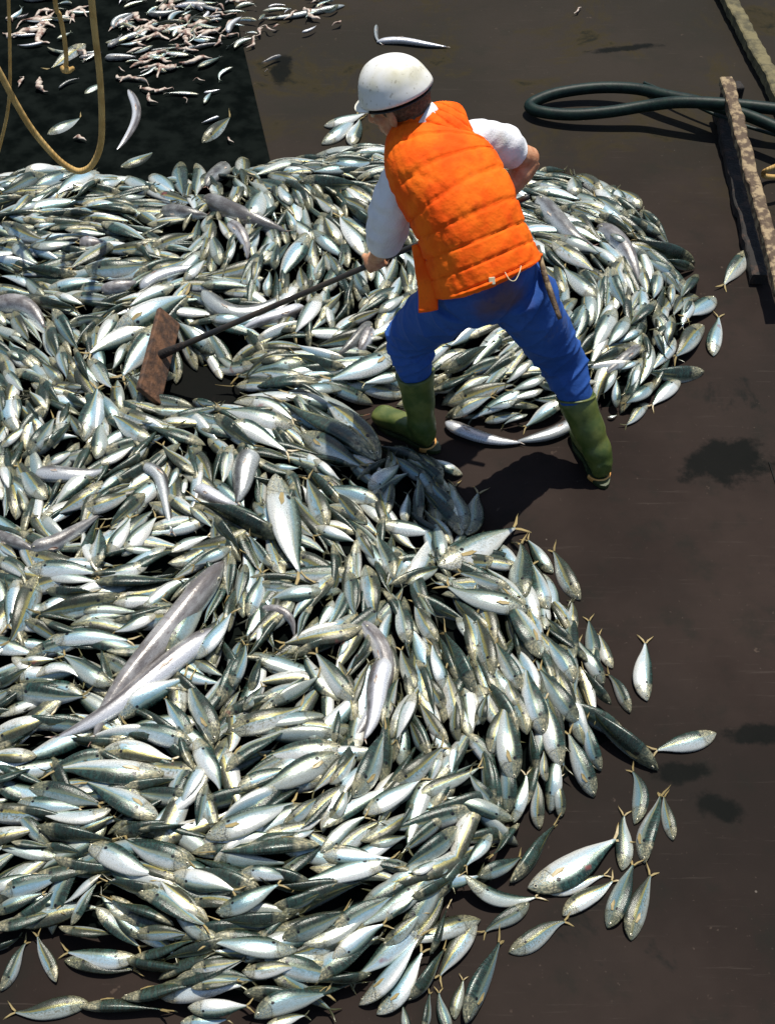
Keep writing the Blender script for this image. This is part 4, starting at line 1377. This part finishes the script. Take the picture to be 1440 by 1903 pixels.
# peak
V = []; F = []; na, nr = 21, 7
for f_ in (0, 1):
    for i in range(na):
        ph = R(-62+124*i/(na-1))
        for j in range(nr):
            e = j/(nr-1)*math.cos(ph*1.35)**.7*.028
            V.append(hpnt((.125+e)*math.cos(ph)-.004, (.109+e*.6)*math.sin(ph), hb+.006-e*.35-f_*.004))
g_ = lambda f_, i, j: f_*na*nr+i*nr+j
for f_ in (0, 1):
    for i in range(na-1):
        for j in range(nr-1):
            q_ = (g_(f_, i, j), g_(f_, i, j+1), g_(f_, i+1, j+1), g_(f_, i+1, j)); F.append(q_ if f_ else q_[::-1])
for i in range(na-1): F.append((g_(0, i, nr-1), g_(1, i, nr-1), g_(1, i+1, nr-1), g_(0, i+1, nr-1)))
mk('peak', V, F, 'helmet_shell', he)
pts = [hpnt(.113*math.cos(a)-.004, .098*math.sin(a), hb-.006) for a in np.linspace(0, 2*math.pi, 40)]
v, F = loft(np.array(pts), .004, .012, hu, 8, False); mk('inner_band', v, F, 'black_clip', he)
for a_, h_ in ((-62, .016),):
    a = R(a_); c = hpnt(.121*math.cos(a)-.004, .107*math.sin(a), hb+.010); od = unit(c-hpnt(-.004, 0, hb+.008))
    v, F = box(c+od*.004, (np.cross(hu, od), hu, od), (.013, .015, .006), .3); mk('clip', v, F, 'black_clip', he)

# shirt: two sleeves, collar
def cloth(parts, name, mat, voxel, amp, freq, smooth=5, extra=None, parent=None):
    V, F, N = remesh(parts, voxel, smooth); d = wob(V, freq, 1)*amp+wob(V, freq*2.7, 2)*amp*.4
    if extra is not None: d = d+extra(V, N)
    return mk(name, V+N*d[:, None], F, mat, parent or pr)
sl_ = []
def sleeve(sh, el, end, r0, r1, r2):
    return limb([sh, (sh+el)/2+np.array([0, 0, .004]), el, end], [r0, r1, (r1+r2)/2, r2], 34, 26)
inL = J['shL']*.6+J['chest']*.4; inR = J['shR']*.6+J['chest']*.4
endL = J['elL']*.72+J['wrL']*.28; endR = J['shR']*.25+J['elR']*.75
partsS = [limb([inL, J['shL'], (J['shL']*.6+J['elL']*.4)+np.array([-.022, -.012, 0]), J['elL']+np.array([-.010, 0, 0]), endL], [.060, .070, .072, .072, .064], 40, 26),
          limb([inR, J['shR'], (J['shR']+J['elR'])/2+np.array([.0, .01, .012]), endR], [.062, .070, .070, .060], 40, 26),
          limb([J['chest'], J['chest']*.4+J['neck']*.6, J['neck'], J['neck']*.55+hpnt(-.03, 0, -.07)*.45], [.08, .070, .062, .060], 24, 24),
          limb([J['shL'], J['chest']*.45+J['neck']*.55-np.array([0, 0, .02]), J['shR']], [.055, .055, .055])]
def shf(V, N):
    d = np.zeros(len(V))
    for a, b in ((J['shL'], J['elL']), (J['shR'], J['elR'])):
        ax_ = unit(b-a); t = (V-a) @ ax_; rr = np.linalg.norm((V-a)-t[:, None]*ax_, axis=1); m_ = (rr < .14)
        d += m_*.0022*np.sin(t*80+wob(V, 14, 3)*3.2)*np.clip(t/.08, 0, 1)
    return d
cloth(partsS, 'shirt', 'shirt_cloth', .006, .0045, 30, 4, shf)

na_ = unit(hc-J['neck']); cc_ = P(776, 227, 1.312); s1 = unit(np.cross(na_, (0, 1, 0))); s2 = np.cross(na_, s1)
pts = [cc_+(s1*math.cos(t_)*.074+s2*math.sin(t_)*.070)*1.0+na_*.004*math.sin(3*t_) for t_ in np.linspace(0, 2*math.pi, 50)]
v, F = loft(np.array(pts), .019, .0065, na_, 12, False); mk('collar', v+wob(v, 45, 2)[:, None]*.002, F, 'shirt_cloth', pr)

# trousers
def crease(x): return (1-np.abs(np.sin(x)))**2.2
def trf(V, N):
    d = np.zeros(len(V))
    for s_, ph in (('L', 0), ('R', 2)):
        hp_, kn, an = J['hip'+s_], J['knee'+s_], J['ank'+s_]
        ax_ = unit(kn-hp_); t = (V-hp_) @ ax_; rr = np.linalg.norm((V-hp_)-t[:, None]*ax_, axis=1); m_ = np.clip((.16-rr)/.04, 0, 1)
        d += m_*.014*crease(t*26+((V-hp_) @ np.array([1, 0, .7]))*16+wob(V, 8, 1)*1.6+ph)*np.exp(-((t-.03)/.17)**2)
        d += m_*.013*crease((V-kn) @ (unit(an-kn))*42+((V-kn) @ np.array([1, 0, -.4]))*16+wob(V, 9, 2)*1.6)*np.exp(-(np.linalg.norm(V-kn, axis=1)/.15)**2)
        d += m_*.008*crease(t*12-((V-hp_) @ np.array([.7, -.7, .3]))*20+wob(V, 7, 4)*1.5)
    return d-.004
tp = []
for s_ in 'LR':
    h_, k_, a_ = J['hip'+s_], J['knee'+s_], J['ank'+s_]; bt = k_*.48+a_*.52
    tp.append(limb([h_+unit(h_-k_)*.02, h_*.6+k_*.4, k_, k_*.80+a_*.20, bt], [.116, .106, .086, .078, .062], 44, 30))
pel_up = J['waist']*.75+J['pel']*.25
sdv = unit(J['hipR']-J['hipL'])
v, F = loft(cspline([pel_up, J['pel'], (J['hipL']+J['hipR'])/2-np.array([0, 0, .05])], 16), np.interp(np.linspace(0, 1, 16), [0, .5, 1], [.165, .185, .13]), np.interp(np.linspace(0, 1, 16), [0, .5, 1], [.115, .135, .10]), sdv, 30)
tp.append((v, F))
cloth(tp, 'trousers', 'trouser_cloth', .0055, .0022, 40, 6, trf)

# boots
def boot(s_, toe_dir, tilt=0.0):
    a_, k_ = J['ank'+s_], J['knee'+s_]; td = unit(toe_dir); top = k_*.62+a_*.38
    heel = np.array([a_[0], a_[1], 0])-td*.045; sd_ = np.cross((0, 0, 1), td)
    sh = limb([a_*1.0-np.array([0, 0, .03]), a_, a_*.7+top*.3, a_*.3+top*.7, top], [.048, .050, .058, .066, .071], 40, 28)
    ft = [heel+[0, 0, .060], heel+td*.05+[0, 0, .066], heel+td*.12+[0, 0, .060], heel+td*.19+[0, 0, .048], heel+td*.245+[0, 0, .042], heel+td*.275+[0, 0, .036]]
    c = cspline(ft, 30); ra = np.interp(np.linspace(0, 1, 30), [0, .2, .5, .75, .93, 1], [.034, .041, .043, .051, .042, .022]); rb = np.interp(np.linspace(0, 1, 30), [0, .2, .5, .75, .93, 1], [.044, .052, .044, .036, .028, .016])
    fo = loft(c, ra, rb, sd_, 24, True, 2.4)
    def cr(V, N):
        z = np.linalg.norm(V-a_, axis=1); return .003*np.sin(z*110+wob(V, 12, 2)*2)*np.exp(-(z/.10)**2)+.0016*np.sin(((V-a_) @ unit(top-a_))*60)
    V, F, N = remesh([sh, fo], .0065, 6); d = wob(V, 20, 3)*.002+cr(V, N)
    b = mk('boot', V+N*d[:, None], F, 'boot_rubber', pr); b['_base'] = [float(q_) for q_ in V.mean(0)]
    # sole with heel block, tan rubber
    out = []; m = 40
    for i in range(m):
        t = 2*math.pi*i/m; x = .5-.5*math.cos(t); lx = -.008+x*.292; wd = np.interp(x, [0, .03, .12, .3, .5, .72, .92, .99, 1], [0, .020, .036, .040, .036, .051, .040, .016, 0])
        out.append((lx, wd*(1 if math.sin(t) >= 0 else -1)))
    V = []
    for z in (.002, .013, .019):
        for x, y in out: V.append(heel-td*.034+td*x*1.05+sd_*y*(.98 if z < .018 else .93)+np.array([0, 0, z]))
    F = [tuple(range(m))[::-1], tuple(range(2*m, 3*m))]+[(r_*m+i, r_*m+(i+1) % m, (r_+1)*m+(i+1) % m, (r_+1)*m+i) for r_ in (0, 1) for i in range(m)]
    mk('sole', V, F, 'boot_tread', b, smooth=False)
    hc_ = heel-td*.004+np.array([0, 0, .012]); pts = [hc_+td*(.034-.040*math.cos(q_))+sd_*(.043*math.sin(q_)) for q_ in np.linspace(-1.5, 1.5, 24)]
    v, F = loft(np.array(pts), .0045, .011, np.array([unit(p-hc_-td*.034) for p in pts]), 10, True, 3); mk('heel', v, F, 'boot_sole', b)
    # rolled top rim
    rim = [top+(unit(np.cross(unit(top-a_), sd_))*math.cos(a)+sd_*math.sin(a))*.070 for a in np.linspace(0, 2*math.pi, 30)]
    v, F = loft(np.array(rim), .0045, .007, unit(top-a_), 8, False); mk('top_rim', v, F, 'boot_rubber', b)
boot('L', (P(705, 775, 0)-P(795, 822, 0))*[1, 1, 0]); boot('R', (P(1082, 800, 0)-P(1122, 880, 0))*[1, 1, 0])

# quilted vest
SPW = [(907, 515, .93, .194, .148), (886, 455, 1.02, .182, .140), (860, 385, 1.12, .184, .140), (822, 314, 1.205, .184, .128), (812, 268, 1.245, .166, .108), (822, 241, 1.27, .122, .088), (832, 217, 1.29, .070, .060), (834, 210, 1.293, .045, .042)]
sp_w = cspline([list(P(x, y, z))+[wa, wb] for x, y, z, wa, wb in SPW], 150); sp = sp_w[:, :3]; ra = sp_w[:, 3]; rb = sp_w[:, 4]
tt = np.linspace(0, 1, 150); sdc = unit(P(895, 226, 1.22)-P(712, 296, 1.20)); sds = []; sdt = unit(P(862, 198, 1.29)-P(785, 216, 1.29))
hipx = unit(P(996, 470, .93)-P(818, 562, .90))
for t in tt: sds.append(unit(hipx*(1-t/.6)+sdc*(t/.6)) if t < .6 else unit(sdc*(1-(t-.6)/.4)+sdt*(t-.6)/.4))
V, F = loft(sp, ra, rb, np.array(sds), 150, True, 2.35)
me = bpy.data.meshes.new('t'); me.from_pydata(V.tolist(), [], F); me.update(); N = np.array([v_.normal[:] for v_ in me.vertices]); bpy.data.meshes.remove(me)
cN = V-np.vstack([np.repeat(sp, 150, axis=0), sp[:1], sp[-1:]]); sgn_ = np.sign((N*cN).sum(1)); sgn_[sgn_ == 0] = 1; N = N*sgn_[:, None]
tv = np.concatenate([np.repeat(tt, 150), [0, 1]]); an = np.concatenate([np.tile(np.arange(150)/150*2*math.pi, 150), [0, 0]])
q_ = tv*12.2+.16*np.sin(an+.2)+wob(V, 7, 1)*.09; fr = np.abs(q_-np.floor(q_)-.5)*2            # 1 at a stitch line, 0 mid pillow
d = -.0068*np.exp(-((1-fr)/.095)**2)+.0012*(1-fr**2)+wob(V, 75, 2)*.0020*(.4+fr)+wob(V, 26, 4)*.0024+wob(V, 11, 6)*.0042-.003*np.clip(1-np.abs(np.sin(V @ np.array([9., -6., 14.])+wob(V, 8, 3)*2.2))*4, 0, 1)
d += -.0025*np.clip(np.sin(an*30+wob(V, 22, 5)*3), 0, 1)*fr
d[tv < .012] += .006
d *= np.clip((1-tv)*12, 0, 1)
Vv = V+N*d[:, None]
ve = mk('vest', Vv, F, 'vest_cloth', pr); ve['_base'] = [float(x) for x in Vv.mean(0)]
# front flap hanging at the open side vent, with two snaps
fl0 = P(772, 455, .93)
fp = [(P(772, 455, 1.0), .012), (P(784, 500, .955), .026), (P(794, 540, .915), .034), (P(796, 578, .875), .032)]
c = cspline([p for p, _ in fp], 20); rw = np.interp(np.linspace(0, 1, 20), np.linspace(0, 1, 4), [r_ for _, r_ in fp])
v, F = loft(c, rw, .010, unit((.9, -.35, .1)), 20, True, 3); v = v+wob(v, 40, 2)[:, None]*.002; mk('side_flap', v, F, 'vest_cloth', ve)
for p in ((786, 492, .955), (794, 505, .945)):
    c0 = P(*p); v, F = ell(c0+unit(CAMP-c0)*.012, ((1, 0, 0), (0, .64, .77), unit(CAMP-c0)), (.007, .007, .003), 8, 12); mk('snap', v, F, 'black_clip', ve)
# loose tags and drawstring at the hem
for (px, py, a_) in ((914, 522, .4), (960, 496, 1.0)):
    c0 = P(px, py, .93); c0 = c0+unit(CAMP-c0)*.145
    dn = unit(np.array([.25*a_, -.55, -.8])); sd_ = unit(np.cross(dn, CAMP-c0)); nn = np.cross(dn, sd_)
    v, F = box(c0, (sd_, dn, nn), (.010, .012, .003), .3); mk('hem_tag', v, F, 'white_strap', ve, smooth=False)
zs = [P(938, 506, .94), P(947, 520, .93), P(957, 521, .925), P(965, 506, .935), P(968, 494, .94)]
zs = [p+unit(CAMP-p)*.15 for p in zs]
v, F = tube(zs, .0014, 30, 8); mk('drawstring', v, F, 'white_strap', ve)
# belt cord showing down the worker's far hip
hs_ = [P(999, 458, .95), P(1010, 505, .92), P(1024, 548, .88), P(1040, 592, .84)]; hs_ = [p+unit(CAMP-p)*.05 for p in hs_]
v, F = tube(hs_, [.008, .010, .011, .008], 30, 10)
mk('hip_strap', v, F, 'rust_timber', ve)
for o in bpy.data.objects:
    if '_base' in o: del o['_base']
